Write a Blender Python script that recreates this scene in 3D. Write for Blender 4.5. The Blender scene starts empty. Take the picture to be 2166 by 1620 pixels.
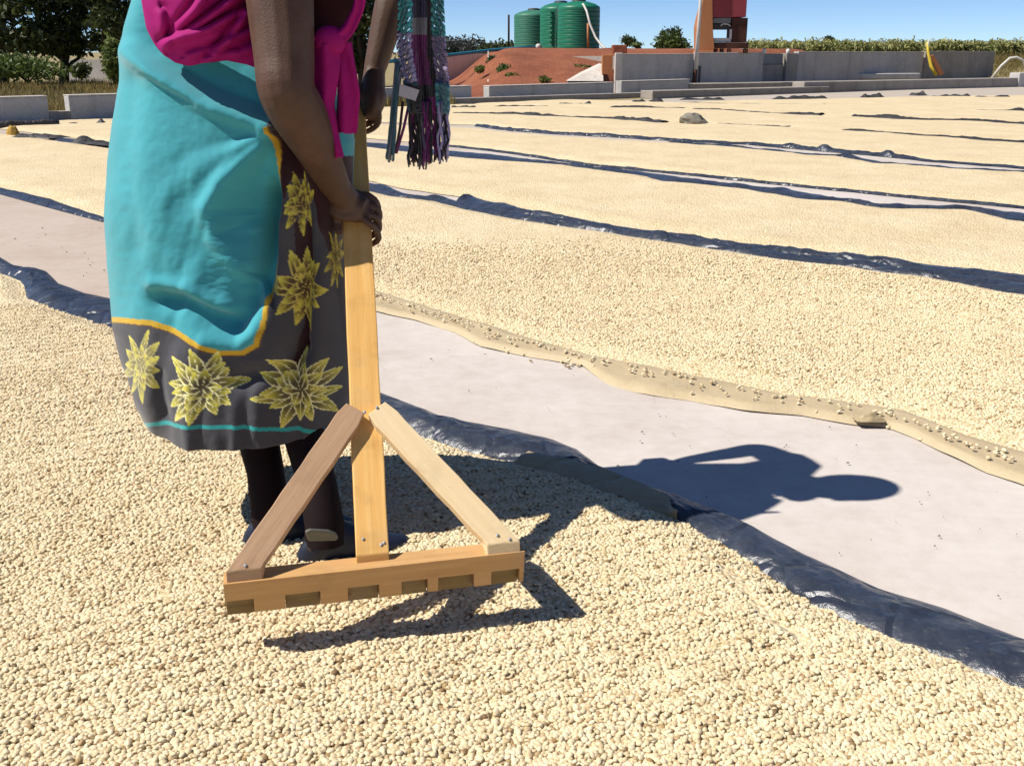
import bpy, bmesh, math, random
import numpy as np
from mathutils import Vector, Matrix, Quaternion
random.seed(7); RNG = np.random.default_rng(7)
R_ = math.radians
scene = bpy.context.scene
COL = scene.collection

# ------------------------------------------------------------------ camera
FPX, CX, CY, HC = 2200.0, 1083.0, 810.0, 1.14      # focal length in photo pixels, centre, lens height
PITCH = math.atan(700.0 / FPX)
SP, CP = math.sin(PITCH), math.cos(PITCH)
cam = bpy.data.cameras.new('camera')
cam.sensor_fit = 'HORIZONTAL'; cam.sensor_width = 36.0; cam.lens = 36.0 * FPX / 2166.0
cam.clip_start = 0.05; cam.clip_end = 4000.0
camo = bpy.data.objects.new('camera', cam); COL.objects.link(camo)
camo.location = (0, 0, HC); camo.rotation_euler = (math.pi / 2 - PITCH, 0, 0)
scene.camera = camo

# ------------------------------------------------------------------ sky, sun, exposure
SUN_EL = R_(51.5); SUN_AZ = math.atan2(-0.980, -0.198)     # towards the sun, clockwise from +Y
TO_SUN = Vector((math.sin(SUN_AZ) * math.cos(SUN_EL), math.cos(SUN_AZ) * math.cos(SUN_EL), math.sin(SUN_EL)))
world = bpy.data.worlds.new('World'); scene.world = world; world.use_nodes = True
wn = world.node_tree; wn.nodes.clear()
sky = wn.nodes.new('ShaderNodeTexSky'); sky.sky_type = 'NISHITA'; sky.sun_disc = False
sky.sun_elevation = SUN_EL; sky.sun_rotation = SUN_AZ % (2 * math.pi)
sky.altitude = 2500; sky.air_density = 0.6; sky.dust_density = 0.0; sky.ozone_density = 5.5
bg = wn.nodes.new('ShaderNodeBackground'); bg.inputs['Strength'].default_value = 0.1
wo = wn.nodes.new('ShaderNodeOutputWorld')
wn.links.new(sky.outputs[0], bg.inputs[0]); wn.links.new(bg.outputs[0], wo.inputs[0])
sl = bpy.data.lights.new('sun', 'SUN'); sl.energy = 5.0; sl.angle = R_(0.5); sl.color = (1.0, 0.95, 0.86)
so = bpy.data.objects.new('sun', sl); COL.objects.link(so)
so.rotation_euler = TO_SUN.to_track_quat('Z', 'Y').to_euler(); so.location = (0, 0, 30)
scene.view_settings.view_transform = 'Standard'; scene.view_settings.look = 'None'
scene.view_settings.gamma = 1.0; scene.view_settings.use_curve_mapping = False
scene.view_settings.exposure = 0.32

# ------------------------------------------------------------------ picture <-> place
def ray(px, py):
    u = (px - CX) / FPX; v = (py - CY) / FPX
    return np.array([u, CP - v * SP, -SP - v * CP])
def G(px, py, z=0.0):                       # the point at height z seen at a photo pixel
    d = ray(px, py); t = (z - HC) / d[2]
    return np.array([d[0] * t, d[1] * t, z])
def P(px, py, Y):                           # the point at distance Y seen at a photo pixel
    d = ray(px, py); t = Y / d[1]
    return np.array([d[0] * t, Y, HC + d[2] * t])
def proj(x, y, z):
    dep = y * CP - (z - HC) * SP; up = y * SP + (z - HC) * CP
    return CX + FPX * x / dep, CY - FPX * up / dep
E1 = np.array([0.679, -0.734]); E2 = np.array([0.734, 0.679])   # along / across the drying rows
def sn(p): return float(np.dot(p[:2], E1)), float(np.dot(p[:2], E2))
def xy(s, n): return s * E1[0] + n * E2[0], s * E1[1] + n * E2[1]

# ------------------------------------------------------------------ noise
def _h(i, j, k): 
    v = np.sin(i * 127.1 + j * 311.7 + k * 74.7) * 43758.5453
    return v - np.floor(v)
def vn(x, y, k=0):
    x = np.asarray(x, float); y = np.asarray(y, float)
    i = np.floor(x); j = np.floor(y); f = x - i; g = y - j
    f = f * f * (3 - 2 * f); g = g * g * (3 - 2 * g)
    return ((_h(i, j, k) * (1 - f) + _h(i + 1, j, k) * f) * (1 - g) + (_h(i, j + 1, k) * (1 - f) + _h(i + 1, j + 1, k) * f) * g) * 2 - 1
def fbm(x, y, k=0, o=4):
    a, s, r = 1.0, 0.0, 0.0
    for q in range(o):
        r = r + a * vn(x * 2 ** q, y * 2 ** q, k + q * 13); s += a; a *= 0.5
    return r / s
def sstep(a, b, x):
    t = np.clip((np.asarray(x, float) - a) / (b - a), 0, 1); return t * t * (3 - 2 * t)

# ------------------------------------------------------------------ materials
def nodes_of(name):
    m = bpy.data.materials.new(name); m.use_nodes = True
    nt = m.node_tree; b = nt.nodes['Principled BSDF']
    return m, nt, b
def coords(nt, kind='Object'):
    return nt.nodes.new('ShaderNodeTexCoord').outputs[kind]
def noise(nt, vec, scale, detail=5, rough=0.6, dim=None):
    n = nt.nodes.new('ShaderNodeTexNoise'); n.inputs['Scale'].default_value = scale
    n.inputs['Detail'].default_value = detail; n.inputs['Roughness'].default_value = rough
    nt.links.new(vec, n.inputs['Vector']); return n
def ramp(nt, fac, stops):
    r = nt.nodes.new('ShaderNodeValToRGB'); e = r.color_ramp.elements
    while len(e) < len(stops): e.new(0.5)
    for k, (p, c) in enumerate(stops):
        e[k].position = p; e[k].color = (*c, 1)
    nt.links.new(fac, r.inputs[0]); return r.outputs[0]
def mixc(nt, fac, a, b, mode='MIX'):
    m = nt.nodes.new('ShaderNodeMix'); m.data_type = 'RGBA'; m.blend_type = mode
    for sock, v in ((m.inputs[0], fac), (m.inputs[6], a), (m.inputs[7], b)):
        if hasattr(v, 'links'): nt.links.new(v, sock)
        elif isinstance(v, (int, float)): sock.default_value = v
        else: sock.default_value = (*v, 1)
    return m.outputs[2]
def bump(nt, b, height, strength, dist):
    n = nt.nodes.new('ShaderNodeBump'); n.inputs['Strength'].default_value = strength
    n.inputs['Distance'].default_value = dist; nt.links.new(height, n.inputs['Height'])
    prev = b.inputs['Normal'].links
    if prev: nt.links.new(prev[0].from_socket, n.inputs['Normal'])
    nt.links.new(n.outputs[0], b.inputs['Normal'])
def basic(name, c1, c2=None, scale=6.0, rough=0.8, bscale=40.0, bstr=0.2, bdist=0.01, spec=0.3, stretch=None, c3=None, sub=0.0):
    m, nt, b = nodes_of(name); c2 = c2 or tuple(v * 0.8 for v in c1)
    v = coords(nt)
    if stretch:
        mp = nt.nodes.new('ShaderNodeMapping'); mp.inputs['Scale'].default_value = stretch
        nt.links.new(v, mp.inputs[0]); v = mp.outputs[0]
    n = noise(nt, v, scale)
    stops = [(0.3, c1), (0.7, c2)] if c3 is None else [(0.25, c1), (0.5, c2), (0.75, c3)]
    nt.links.new(ramp(nt, n.outputs[0], stops), b.inputs['Base Color'])
    b.inputs['Roughness'].default_value = rough; b.inputs['Specular IOR Level'].default_value = spec
    if bstr: bump(nt, b, noise(nt, v, bscale, 6).outputs[0], bstr, bdist)
    return m
def attr_mat(name, rough=0.85, bscale=500, bstr=0.25, bdist=0.001, spec=0.15, sheen=0.0, translucent=0.0):
    m, nt, b = nodes_of(name)
    a = nt.nodes.new('ShaderNodeAttribute'); a.attribute_name = 'print'
    v = coords(nt); n = noise(nt, v, 9, 5)
    c = mixc(nt, 1.0, a.outputs['Color'], ramp(nt, n.outputs[0], [(0.3, (0.86,) * 3), (0.7, (1.0,) * 3)]), 'MULTIPLY')
    nt.links.new(c, b.inputs['Base Color']); b.inputs['Roughness'].default_value = rough
    b.inputs['Specular IOR Level'].default_value = spec
    b.inputs['Sheen Weight'].default_value = sheen
    bump(nt, b, noise(nt, v, bscale, 3).outputs[0], bstr, bdist)
    if translucent:
        out = [k for k in nt.nodes if k.type == 'OUTPUT_MATERIAL'][0]
        tr = nt.nodes.new('ShaderNodeBsdfTranslucent'); mx = nt.nodes.new('ShaderNodeMixShader')
        mx.inputs[0].default_value = translucent; nt.links.new(c, tr.inputs[0])
        nt.links.new(b.outputs[0], mx.inputs[1]); nt.links.new(tr.outputs[0], mx.inputs[2]); nt.links.new(mx.outputs[0], out.inputs[0])
    return m
def leaf_mat(name, dark, light, scale=1.2):
    m, nt, b = nodes_of(name); v = coords(nt)
    n = noise(nt, v, scale, 3); w = nt.nodes.new('ShaderNodeTexWhiteNoise'); g = nt.nodes.new('ShaderNodeNewGeometry')
    nt.links.new(g.outputs['Random Per Island'], w.inputs[0]); w.noise_dimensions = '1D'
    w2 = nt.nodes.new('ShaderNodeMath'); w2.operation = 'MULTIPLY_ADD'; w2.inputs[1].default_value = 0.5
    nt.links.new(g.outputs['Random Per Island'], w2.inputs[0])
    s = nt.nodes.new('ShaderNodeMath'); s.operation = 'MULTIPLY'; s.inputs[1].default_value = 0.6
    nt.links.new(n.outputs[0], s.inputs[0]); nt.links.new(s.outputs[0], w2.inputs[2])
    c = ramp(nt, w2.outputs[0], [(0.2, dark), (0.85, light)])
    nt.links.new(c, b.inputs['Base Color']); b.inputs['Roughness'].default_value = 0.55
    b.inputs['Specular IOR Level'].default_value = 0.3
    out = [k for k in nt.nodes if k.type == 'OUTPUT_MATERIAL'][0]
    tr = nt.nodes.new('ShaderNodeBsdfTranslucent'); mx = nt.nodes.new('ShaderNodeMixShader'); mx.inputs[0].default_value = 0.3
    nt.links.new(c, tr.inputs[0]); nt.links.new(b.outputs[0], mx.inputs[1]); nt.links.new(tr.outputs[0], mx.inputs[2]); nt.links.new(mx.outputs[0], out.inputs[0])
    return m
BEAN1, BEAN2, BEAN3 = (0.60, 0.475, 0.285), (0.72, 0.595, 0.39), (0.77, 0.66, 0.465)
def bean_mat():
    m, nt, b = nodes_of('parchment_bean'); o = nt.nodes.new('ShaderNodeObjectInfo')
    c = ramp(nt, o.outputs['Random'], [(0.0, (0.16, 0.10, 0.05)), (0.015, (0.34, 0.22, 0.10)), (0.09, BEAN1), (0.5, BEAN2), (1.0, BEAN3)])
    g = nt.nodes.new('ShaderNodeNewGeometry')
    n = noise(nt, g.outputs['Position'], 2.2, 4)
    c = mixc(nt, 1.0, c, ramp(nt, n.outputs[0], [(0.3, (0.92, 0.90, 0.86)), (0.7, (1, 1, 1))]), 'MULTIPLY')
    nt.links.new(c, b.inputs['Base Color']); b.inputs['Roughness'].default_value = 0.6; b.inputs['Specular IOR Level'].default_value = 0.25
    return m
def bed_mat():
    m, nt, b = nodes_of('bean_layer'); v = coords(nt)
    vo = nt.nodes.new('ShaderNodeTexVoronoi'); vo.inputs['Scale'].default_value = 78; nt.links.new(v, vo.inputs['Vector'])
    c = ramp(nt, vo.outputs['Color'], [(0.0, (0.30, 0.20, 0.09)), (0.06, BEAN1), (0.5, BEAN2), (1.0, BEAN3)])
    n = noise(nt, v, 1.6, 6)
    c = mixc(nt, 1.0, c, ramp(nt, n.outputs[0], [(0.3, (0.88, 0.84, 0.78)), (0.65, (1, 1, 1))]), 'MULTIPLY')
    sp = noise(nt, v, 30, 2)
    c = mixc(nt, ramp(nt, sp.outputs[0], [(0.70, (0, 0, 0)), (0.76, (0.6,) * 3)]), c, (0.2, 0.14, 0.07))
    nt.links.new(c, b.inputs['Base Color']); b.inputs['Roughness'].default_value = 0.75; b.inputs['Specular IOR Level'].default_value = 0.2
    bump(nt, b, noise(nt, v, 9, 4).outputs[0], 0.5, 0.02)
    inv = nt.nodes.new('ShaderNodeMath'); inv.operation = 'SUBTRACT'; inv.inputs[0].default_value = 1
    nt.links.new(vo.outputs['Distance'], inv.inputs[1]); bump(nt, b, inv.outputs[0], 0.9, 0.008)
    return m
def plastic_mat(name, c1, c2, dust, rough=0.38, amount=0.5, crease=0.5):
    m, nt, b = nodes_of(name); v = coords(nt)
    n = noise(nt, v, 5, 8, 0.7); f = noise(nt, v, 38, 5, 0.7)
    c = ramp(nt, n.outputs[0], [(0.3, c1), (0.7, c2)])
    # thin scratches, creases whitened by folding
    mp = nt.nodes.new('ShaderNodeMapping'); mp.inputs['Rotation'].default_value = (0, 0, 0.9); mp.inputs['Scale'].default_value = (2.2, 26, 9)
    nt.links.new(v, mp.inputs[0]); sc = noise(nt, mp.outputs[0], 2.0, 4, 0.6)
    c = mixc(nt, ramp(nt, sc.outputs[0], [(0.66, (0, 0, 0)), (0.72, (0.55,) * 3)]), c, dust)
    c = mixc(nt, ramp(nt, f.outputs[0], [(0.55, (0, 0, 0)), (0.8, (amount,) * 3)]), c, dust)
    nt.links.new(c, b.inputs['Base Color'])
    nt.links.new(ramp(nt, n.outputs[0], [(0.3, (rough - 0.08,) * 3), (0.7, (rough + 0.10,) * 3)]), b.inputs['Roughness'])
    b.inputs['Specular IOR Level'].default_value = 0.6
    vw = nt.nodes.new('ShaderNodeTexVoronoi'); vw.feature = 'DISTANCE_TO_EDGE'; vw.inputs['Scale'].default_value = 7; nt.links.new(mixc(nt, 0.12, v, noise(nt, v, 4, 4).outputs[1]), vw.inputs['Vector'])
    bump(nt, b, ramp(nt, vw.outputs['Distance'], [(0.0, (0, 0, 0)), (0.12, (1, 1, 1))]), crease, 0.012)
    bump(nt, b, noise(nt, v, 22, 6, 0.65).outputs[0], 0.45, 0.012)
    return m
def concrete_floor_mat():
    m, nt, b = nodes_of('floor_concrete'); v = coords(nt)
    n = noise(nt, v, 0.9, 8, 0.65); f = noise(nt, v, 14, 6, 0.7)
    c = ramp(nt, n.outputs[0], [(0.3, (0.50, 0.435, 0.39)), (0.55, (0.60, 0.545, 0.505)), (0.75, (0.635, 0.58, 0.54))])
    c = mixc(nt, 1.0, c, ramp(nt, f.outputs[0], [(0.3, (0.9, 0.88, 0.86)), (0.6, (1, 1, 1))]), 'MULTIPLY')
    mp = nt.nodes.new('ShaderNodeMapping'); mp.inputs['Rotation'].default_value = (0, 0, -0.82); mp.inputs['Scale'].default_value = (1.5, 14, 1)
    nt.links.new(v, mp.inputs[0]); st = noise(nt, mp.outputs[0], 1.6, 5)
    c = mixc(nt, ramp(nt, st.outputs[0], [(0.6, (0, 0, 0)), (0.75, (0.35,) * 3)]), c, (0.48, 0.40, 0.34))
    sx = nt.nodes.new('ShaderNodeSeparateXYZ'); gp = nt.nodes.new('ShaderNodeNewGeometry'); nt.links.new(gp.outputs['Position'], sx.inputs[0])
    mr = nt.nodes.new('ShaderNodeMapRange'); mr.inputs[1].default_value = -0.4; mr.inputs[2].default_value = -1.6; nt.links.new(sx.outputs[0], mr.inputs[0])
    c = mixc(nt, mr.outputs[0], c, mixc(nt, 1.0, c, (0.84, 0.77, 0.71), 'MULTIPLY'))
    m2 = nt.nodes.new('ShaderNodeMapRange'); m2.inputs[1].default_value = 9; m2.inputs[2].default_value = 20; m2.inputs[4].default_value = 0.8; nt.links.new(sx.outputs[1], m2.inputs[0])
    c = mixc(nt, m2.outputs[0], c, (0.42, 0.36, 0.29))
    sp = noise(nt, v, 70, 2)
    c = mixc(nt, ramp(nt, sp.outputs[0], [(0.74, (0, 0, 0)), (0.78, (0.6,) * 3)]), c, (0.3, 0.22, 0.16))
    nt.links.new(c, b.inputs['Base Color']); b.inputs['Roughness'].default_value = 0.75; b.inputs['Specular IOR Level'].default_value = 0.3
    bump(nt, b, f.outputs[0], 0.15, 0.006); bump(nt, b, noise(nt, v, 180, 3).outputs[0], 0.15, 0.002)
    return m
def wood_mat(name, c1, c2, c3):
    m, nt, b = nodes_of(name); v = coords(nt, 'UV')
    mp = nt.nodes.new('ShaderNodeMapping'); mp.inputs['Scale'].default_value = (2.0, 38.0, 1.0); nt.links.new(v, mp.inputs[0])
    n = noise(nt, mp.outputs[0], 1.4, 7, 0.65)
    c = ramp(nt, n.outputs[0], [(0.25, c1), (0.5, c2), (0.75, c3)])
    n2 = noise(nt, v, 9, 4)
    c = mixc(nt, ramp(nt, n2.outputs[0], [(0.52, (0, 0, 0)), (0.78, (0.55,) * 3)]), c, tuple(k * 0.55 for k in c1))
    n3 = noise(nt, v, 2.5, 6, 0.75)
    c = mixc(nt, ramp(nt, n3.outputs[0], [(0.5, (0, 0, 0)), (0.75, (0.45,) * 3)]), c, (0.36, 0.29, 0.21))
    sp = noise(nt, v, 55, 2)
    c = mixc(nt, ramp(nt, sp.outputs[0], [(0.73, (0, 0, 0)), (0.76, (0.8,) * 3)]), c, (0.10, 0.05, 0.02))
    nt.links.new(c, b.inputs['Base Color']); b.inputs['Roughness'].default_value = 0.6; b.inputs['Specular IOR Level'].default_value = 0.3
    bump(nt, b, n.outputs[0], 0.45, 0.003); bump(nt, b, n2.outputs[0], 0.3, 0.003)
    return m
def earth_mat():
    m, nt, b = nodes_of('dry_earth'); v = coords(nt); n = noise(nt, v, 0.25, 8, 0.65); f = noise(nt, v, 5, 6, 0.7)
    c = ramp(nt, n.outputs[0], [(0.3, (0.30, 0.20, 0.10)), (0.5, (0.34, 0.27, 0.13)), (0.7, (0.22, 0.19, 0.07))])
    c = mixc(nt, 1.0, c, ramp(nt, f.outputs[0], [(0.3, (0.6,) * 3), (0.7, (1.1,) * 3)]), 'MULTIPLY')
    nt.links.new(c, b.inputs['Base Color']); b.inputs['Roughness'].default_value = 0.95; bump(nt, b, f.outputs[0], 0.6, 0.06)
    return m
def soil_mat():
    m, nt, b = nodes_of('red_soil'); v = coords(nt); n = noise(nt, v, 0.7, 8, 0.7); f = noise(nt, v, 7, 7, 0.75)
    c = ramp(nt, n.outputs[0], [(0.3, (0.23, 0.062, 0.026)), (0.55, (0.34, 0.105, 0.045)), (0.75, (0.37, 0.155, 0.07))])
    c = mixc(nt, 1.0, c, ramp(nt, f.outputs[0], [(0.3, (0.62,) * 3), (0.7, (1.1,) * 3)]), 'MULTIPLY')
    nt.links.new(c, b.inputs['Base Color']); b.inputs['Roughness'].default_value = 0.95; bump(nt, b, f.outputs[0], 0.8, 0.12)
    return m
def wall_mat(name, c1, c2, c3, blocks=False):
    m, nt, b = nodes_of(name); v = coords(nt); n = noise(nt, v, 1.1, 8, 0.7); f = noise(nt, v, 16, 6, 0.75)
    c = ramp(nt, n.outputs[0], [(0.3, c1), (0.5, c2), (0.72, c3)])
    c = mixc(nt, 1.0, c, ramp(nt, f.outputs[0], [(0.3, (0.78,) * 3), (0.65, (1.04,) * 3)]), 'MULTIPLY')
    mp = nt.nodes.new('ShaderNodeMapping'); mp.inputs['Scale'].default_value = (3, 3, 0.25); nt.links.new(v, mp.inputs[0])
    st = noise(nt, mp.outputs[0], 1.5, 5)
    c = mixc(nt, ramp(nt, st.outputs[0], [(0.52, (0, 0, 0)), (0.74, (0.42,) * 3)]), c, tuple(k * 0.5 for k in c1))
    bl = noise(nt, v, 3.2, 9, 0.8)
    c = mixc(nt, ramp(nt, bl.outputs[0], [(0.56, (0, 0, 0)), (0.66, (0.40,) * 3)]), c, tuple(k * 0.6 for k in c2))
    nt.links.new(c, b.inputs['Base Color']); b.inputs['Roughness'].default_value = 0.9; b.inputs['Specular IOR Level'].default_value = 0.2
    bump(nt, b, f.outputs[0], 0.4, 0.03)
    return m
M = {}
M['bean'] = bean_mat(); M['bed'] = bed_mat(); M['floor'] = concrete_floor_mat(); M['earth'] = earth_mat(); M['soil'] = soil_mat()
M['black'] = plastic_mat('black_plastic', (0.020, 0.024, 0.037), (0.042, 0.050, 0.072), (0.24, 0.24, 0.25), 0.30, 0.26)
M['black_far'] = plastic_mat('weathered_plastic', (0.014, 0.012, 0.012), (0.035, 0.031, 0.032), (0.16, 0.14, 0.12), 0.6, 0.3)
M['dusty'] = plastic_mat('dusty_plastic', (0.43, 0.335, 0.195), (0.50, 0.40, 0.25), (0.57, 0.465, 0.30), 0.65, 0.3, 0.04)
M['olive'] = plastic_mat('dusty_fold', (0.30, 0.22, 0.12), (0.42, 0.33, 0.19), (0.5, 0.4, 0.25), 0.5, 0.3)
M['wood'] = wood_mat('pine_board', (0.64, 0.34, 0.09), (0.72, 0.41, 0.125), (0.78, 0.49, 0.18))
M['wood_pale'] = wood_mat('pale_board', (0.68, 0.50, 0.27), (0.76, 0.58, 0.34), (0.82, 0.66, 0.42))
M['wood_shaded'] = wood_mat('shaded_board', (0.34, 0.20, 0.11), (0.42, 0.26, 0.15), (0.48, 0.31, 0.19))  # browner base colour stands in for the shading on the left brace
M['wood_beam'] = wood_mat('beam_board', (0.46, 0.25, 0.10), (0.55, 0.32, 0.13), (0.62, 0.38, 0.18))
M['wood_olive'] = wood_mat('olive_tooth', (0.16, 0.10, 0.04), (0.22, 0.15, 0.06), (0.26, 0.18, 0.08))
M['steel'] = basic('nail_steel', (0.45, 0.45, 0.46), (0.3, 0.3, 0.3), 60, 0.35, 200, 0.1, 0.001, 0.5)
M['skin'] = basic('dark_skin', (0.060, 0.028, 0.016), (0.085, 0.043, 0.027), 11, 0.55, 210, 0.4, 0.003, 0.35, c3=(0.105, 0.062, 0.043))
M['skirt'] = attr_mat('printed_cotton', 0.8, 700, 0.2, 0.0008, 0.2, 0.25)
M['pink'] = basic('pink_jersey', (0.34, 0.005, 0.145), (0.28, 0.004, 0.12), 6, 0.75, 300, 0.15, 0.001, 0.2)
M['maroon'] = basic('maroon_cloth', (0.030, 0.006, 0.008), (0.018, 0.004, 0.006), 8, 0.85, 200, 0.2, 0.001, 0.15)
M['legging'] = basic('legging_cloth', (0.014, 0.007, 0.008), (0.010, 0.005, 0.006), 8, 0.8, 200, 0.2, 0.001, 0.15)
M['scarf'] = attr_mat('knitted_yarn', 0.95, 420, 0.9, 0.004, 0.1, 0.3)
M['shoe'] = basic('shoe_rubber', (0.016, 0.022, 0.05), (0.012, 0.014, 0.02), 18, 0.45, 120, 0.2, 0.002, 0.4)
M['shoe_grey'] = basic('strap_rubber', (0.13, 0.135, 0.12), (0.09, 0.095, 0.085), 30, 0.5, 120, 0.2, 0.001, 0.4)
M['conc'] = wall_mat('wall_concrete', (0.42, 0.385, 0.36), (0.50, 0.465, 0.44), (0.55, 0.52, 0.495))
M['conc2'] = wall_mat('kerb_concrete', (0.46, 0.435, 0.42), (0.54, 0.515, 0.50), (0.60, 0.57, 0.55))
M['conc_rough'] = wall_mat('rough_concrete', (0.28, 0.24, 0.21), (0.36, 0.32, 0.285), (0.43, 0.39, 0.35))
M['conc_pale'] = wall_mat('pale_concrete', (0.52, 0.46, 0.40), (0.60, 0.55, 0.49), (0.66, 0.62, 0.57))
M['coping'] = wall_mat('coping_plaster', (0.55, 0.50, 0.45), (0.62, 0.57, 0.52), (0.68, 0.63, 0.58))
M['tank'] = basic('green_polythene', (0.010, 0.14, 0.075), (0.012, 0.18, 0.10), 2, 0.42, 30, 0.1, 0.01, 0.5)
M['tank_old'] = basic('faded_polythene', (0.03, 0.16, 0.10), (0.05, 0.19, 0.13), 3, 0.5, 30, 0.1, 0.01, 0.4)
M['dark'] = basic('dark_steel', (0.03, 0.03, 0.035), (0.05, 0.045, 0.045), 6, 0.6, 50, 0.2, 0.005, 0.4)
M['grey_steel'] = basic('grey_steel', (0.13, 0.14, 0.15), (0.19, 0.20, 0.21), 5, 0.5, 50, 0.2, 0.005, 0.5)
M['pale_steel'] = basic('pale_paint', (0.62, 0.60, 0.58), (0.50, 0.47, 0.45), 5, 0.55, 50, 0.15, 0.004, 0.4)
M['orange'] = basic('rust_orange_plate', (0.48, 0.20, 0.08), (0.38, 0.14, 0.055), 2.5, 0.65, 40, 0.2, 0.006, 0.3, (1, 1, 0.3))
M['red'] = basic('faded_red_paint', (0.30, 0.045, 0.055), (0.22, 0.035, 0.045), 2, 0.6, 40, 0.2, 0.006, 0.3)
M['brown'] = basic('dark_rust', (0.085, 0.028, 0.016), (0.05, 0.018, 0.012), 3, 0.75, 40, 0.25, 0.006, 0.3)
M['bluepipe'] = basic('teal_pipe', (0.02, 0.22, 0.30), (0.03, 0.18, 0.26), 4, 0.4, 40, 0.1, 0.003, 0.5)
M['palepipe'] = basic('pale_hose', (0.60, 0.58, 0.54), (0.48, 0.45, 0.40), 6, 0.5, 40, 0.1, 0.003, 0.4)
M['yellow'] = basic('yellow_paint', (0.62, 0.46, 0.04), (0.5, 0.36, 0.03), 5, 0.55, 40, 0.15, 0.003, 0.4)
M['white'] = basic('whitewash', (0.78, 0.76, 0.75), (0.66, 0.63, 0.62), 3, 0.85, 20, 0.2, 0.01, 0.2)
M['bark'] = basic('dark_bark', (0.06, 0.045, 0.035), (0.035, 0.027, 0.02), 5, 0.9, 20, 0.6, 0.03, 0.2)
M['stone'] = basic('grey_stone', (0.15, 0.135, 0.115), (0.23, 0.21, 0.18), 7, 0.8, 18, 0.6, 0.02, 0.3, c3=(0.16, 0.13, 0.07))
M['straw'] = leaf_mat('dry_grass_blades', (0.18, 0.13, 0.04), (0.40, 0.32, 0.12), 0.5)
M['leaf_dark'] = leaf_mat('dark_leaves', (0.028, 0.042, 0.016), (0.10, 0.125, 0.038), 0.8)
M['leaf_mid'] = leaf_mat('green_leaves', (0.045, 0.075, 0.02), (0.14, 0.19, 0.045), 0.9)
M['leaf_light'] = leaf_mat('light_leaves', (0.06, 0.09, 0.02), (0.19, 0.23, 0.06), 0.9)
M['leaf_grey'] = leaf_mat('greyish_leaves', (0.035, 0.04, 0.038), (0.085, 0.09, 0.075), 0.4)
M['maize'] = leaf_mat('maize_leaves', (0.08, 0.105, 0.025), (0.46, 0.44, 0.18), 0.3)
M['yellow_rag'] = basic('mustard_foam', (0.45, 0.28, 0.06), (0.3, 0.18, 0.05), 10, 0.9, 30, 0.5, 0.02, 0.1)
M['litter'] = basic('dry_leaf_litter', (0.16, 0.09, 0.045), (0.07, 0.05, 0.035), 30, 0.9, 60, 0.2, 0.003, 0.2)

# ------------------------------------------------------------------ object helpers
ORG = {}
def tag(o, label=None, cat=None, group=None, kind=None):
    if label: o['label'] = label
    if cat: o['category'] = cat
    if group: o['group'] = group
    if kind: o['kind'] = kind
    return o
def thing(name, loc, label, cat, group=None):
    o = bpy.data.objects.new(name, None); COL.objects.link(o); o.location = loc; o.empty_display_size = 0.1
    ORG[o.name] = np.array(loc, float)
    return tag(o, label, cat, group)
def obj(name, v, f, mat, parent=None, smooth=True, colors=None, uv=None, bevel=0.0):
    v = np.asarray(v, float)
    org = ORG[parent.name] if parent is not None else np.zeros(3)
    if parent is None and len(v):
        org = np.array([v[:, 0].mean(), v[:, 1].mean(), v[:, 2].min()])
    me = bpy.data.meshes.new(name); me.from_pydata((v - org).tolist(), [], [list(map(int, q)) for q in f] if not isinstance(f, np.ndarray) else f.tolist())
    if smooth: me.polygons.foreach_set('use_smooth', np.ones(len(me.polygons), bool))
    if colors is not None:
        a = me.color_attributes.new('print', 'FLOAT_COLOR', 'POINT')
        c = np.ones((len(v), 4), np.float32); c[:, :3] = colors; a.data.foreach_set('color', c.ravel())
    if uv is not None:
        l = me.uv_layers.new(name='UVMap'); idx = np.zeros(len(me.loops), int); me.loops.foreach_get('vertex_index', idx)
        l.data.foreach_set('uv', np.asarray(uv, np.float32)[idx].ravel())
    me.materials.append(mat); me.update()
    o = bpy.data.objects.new(name, me); COL.objects.link(o)
    if parent is not None: o.parent = parent
    else: o.location = org
    ORG[o.name] = org
    if bevel:
        b = o.modifiers.new('bevel', 'BEVEL'); b.width = bevel; b.segments = 2; b.limit_method = 'ANGLE'
    return o
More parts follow.
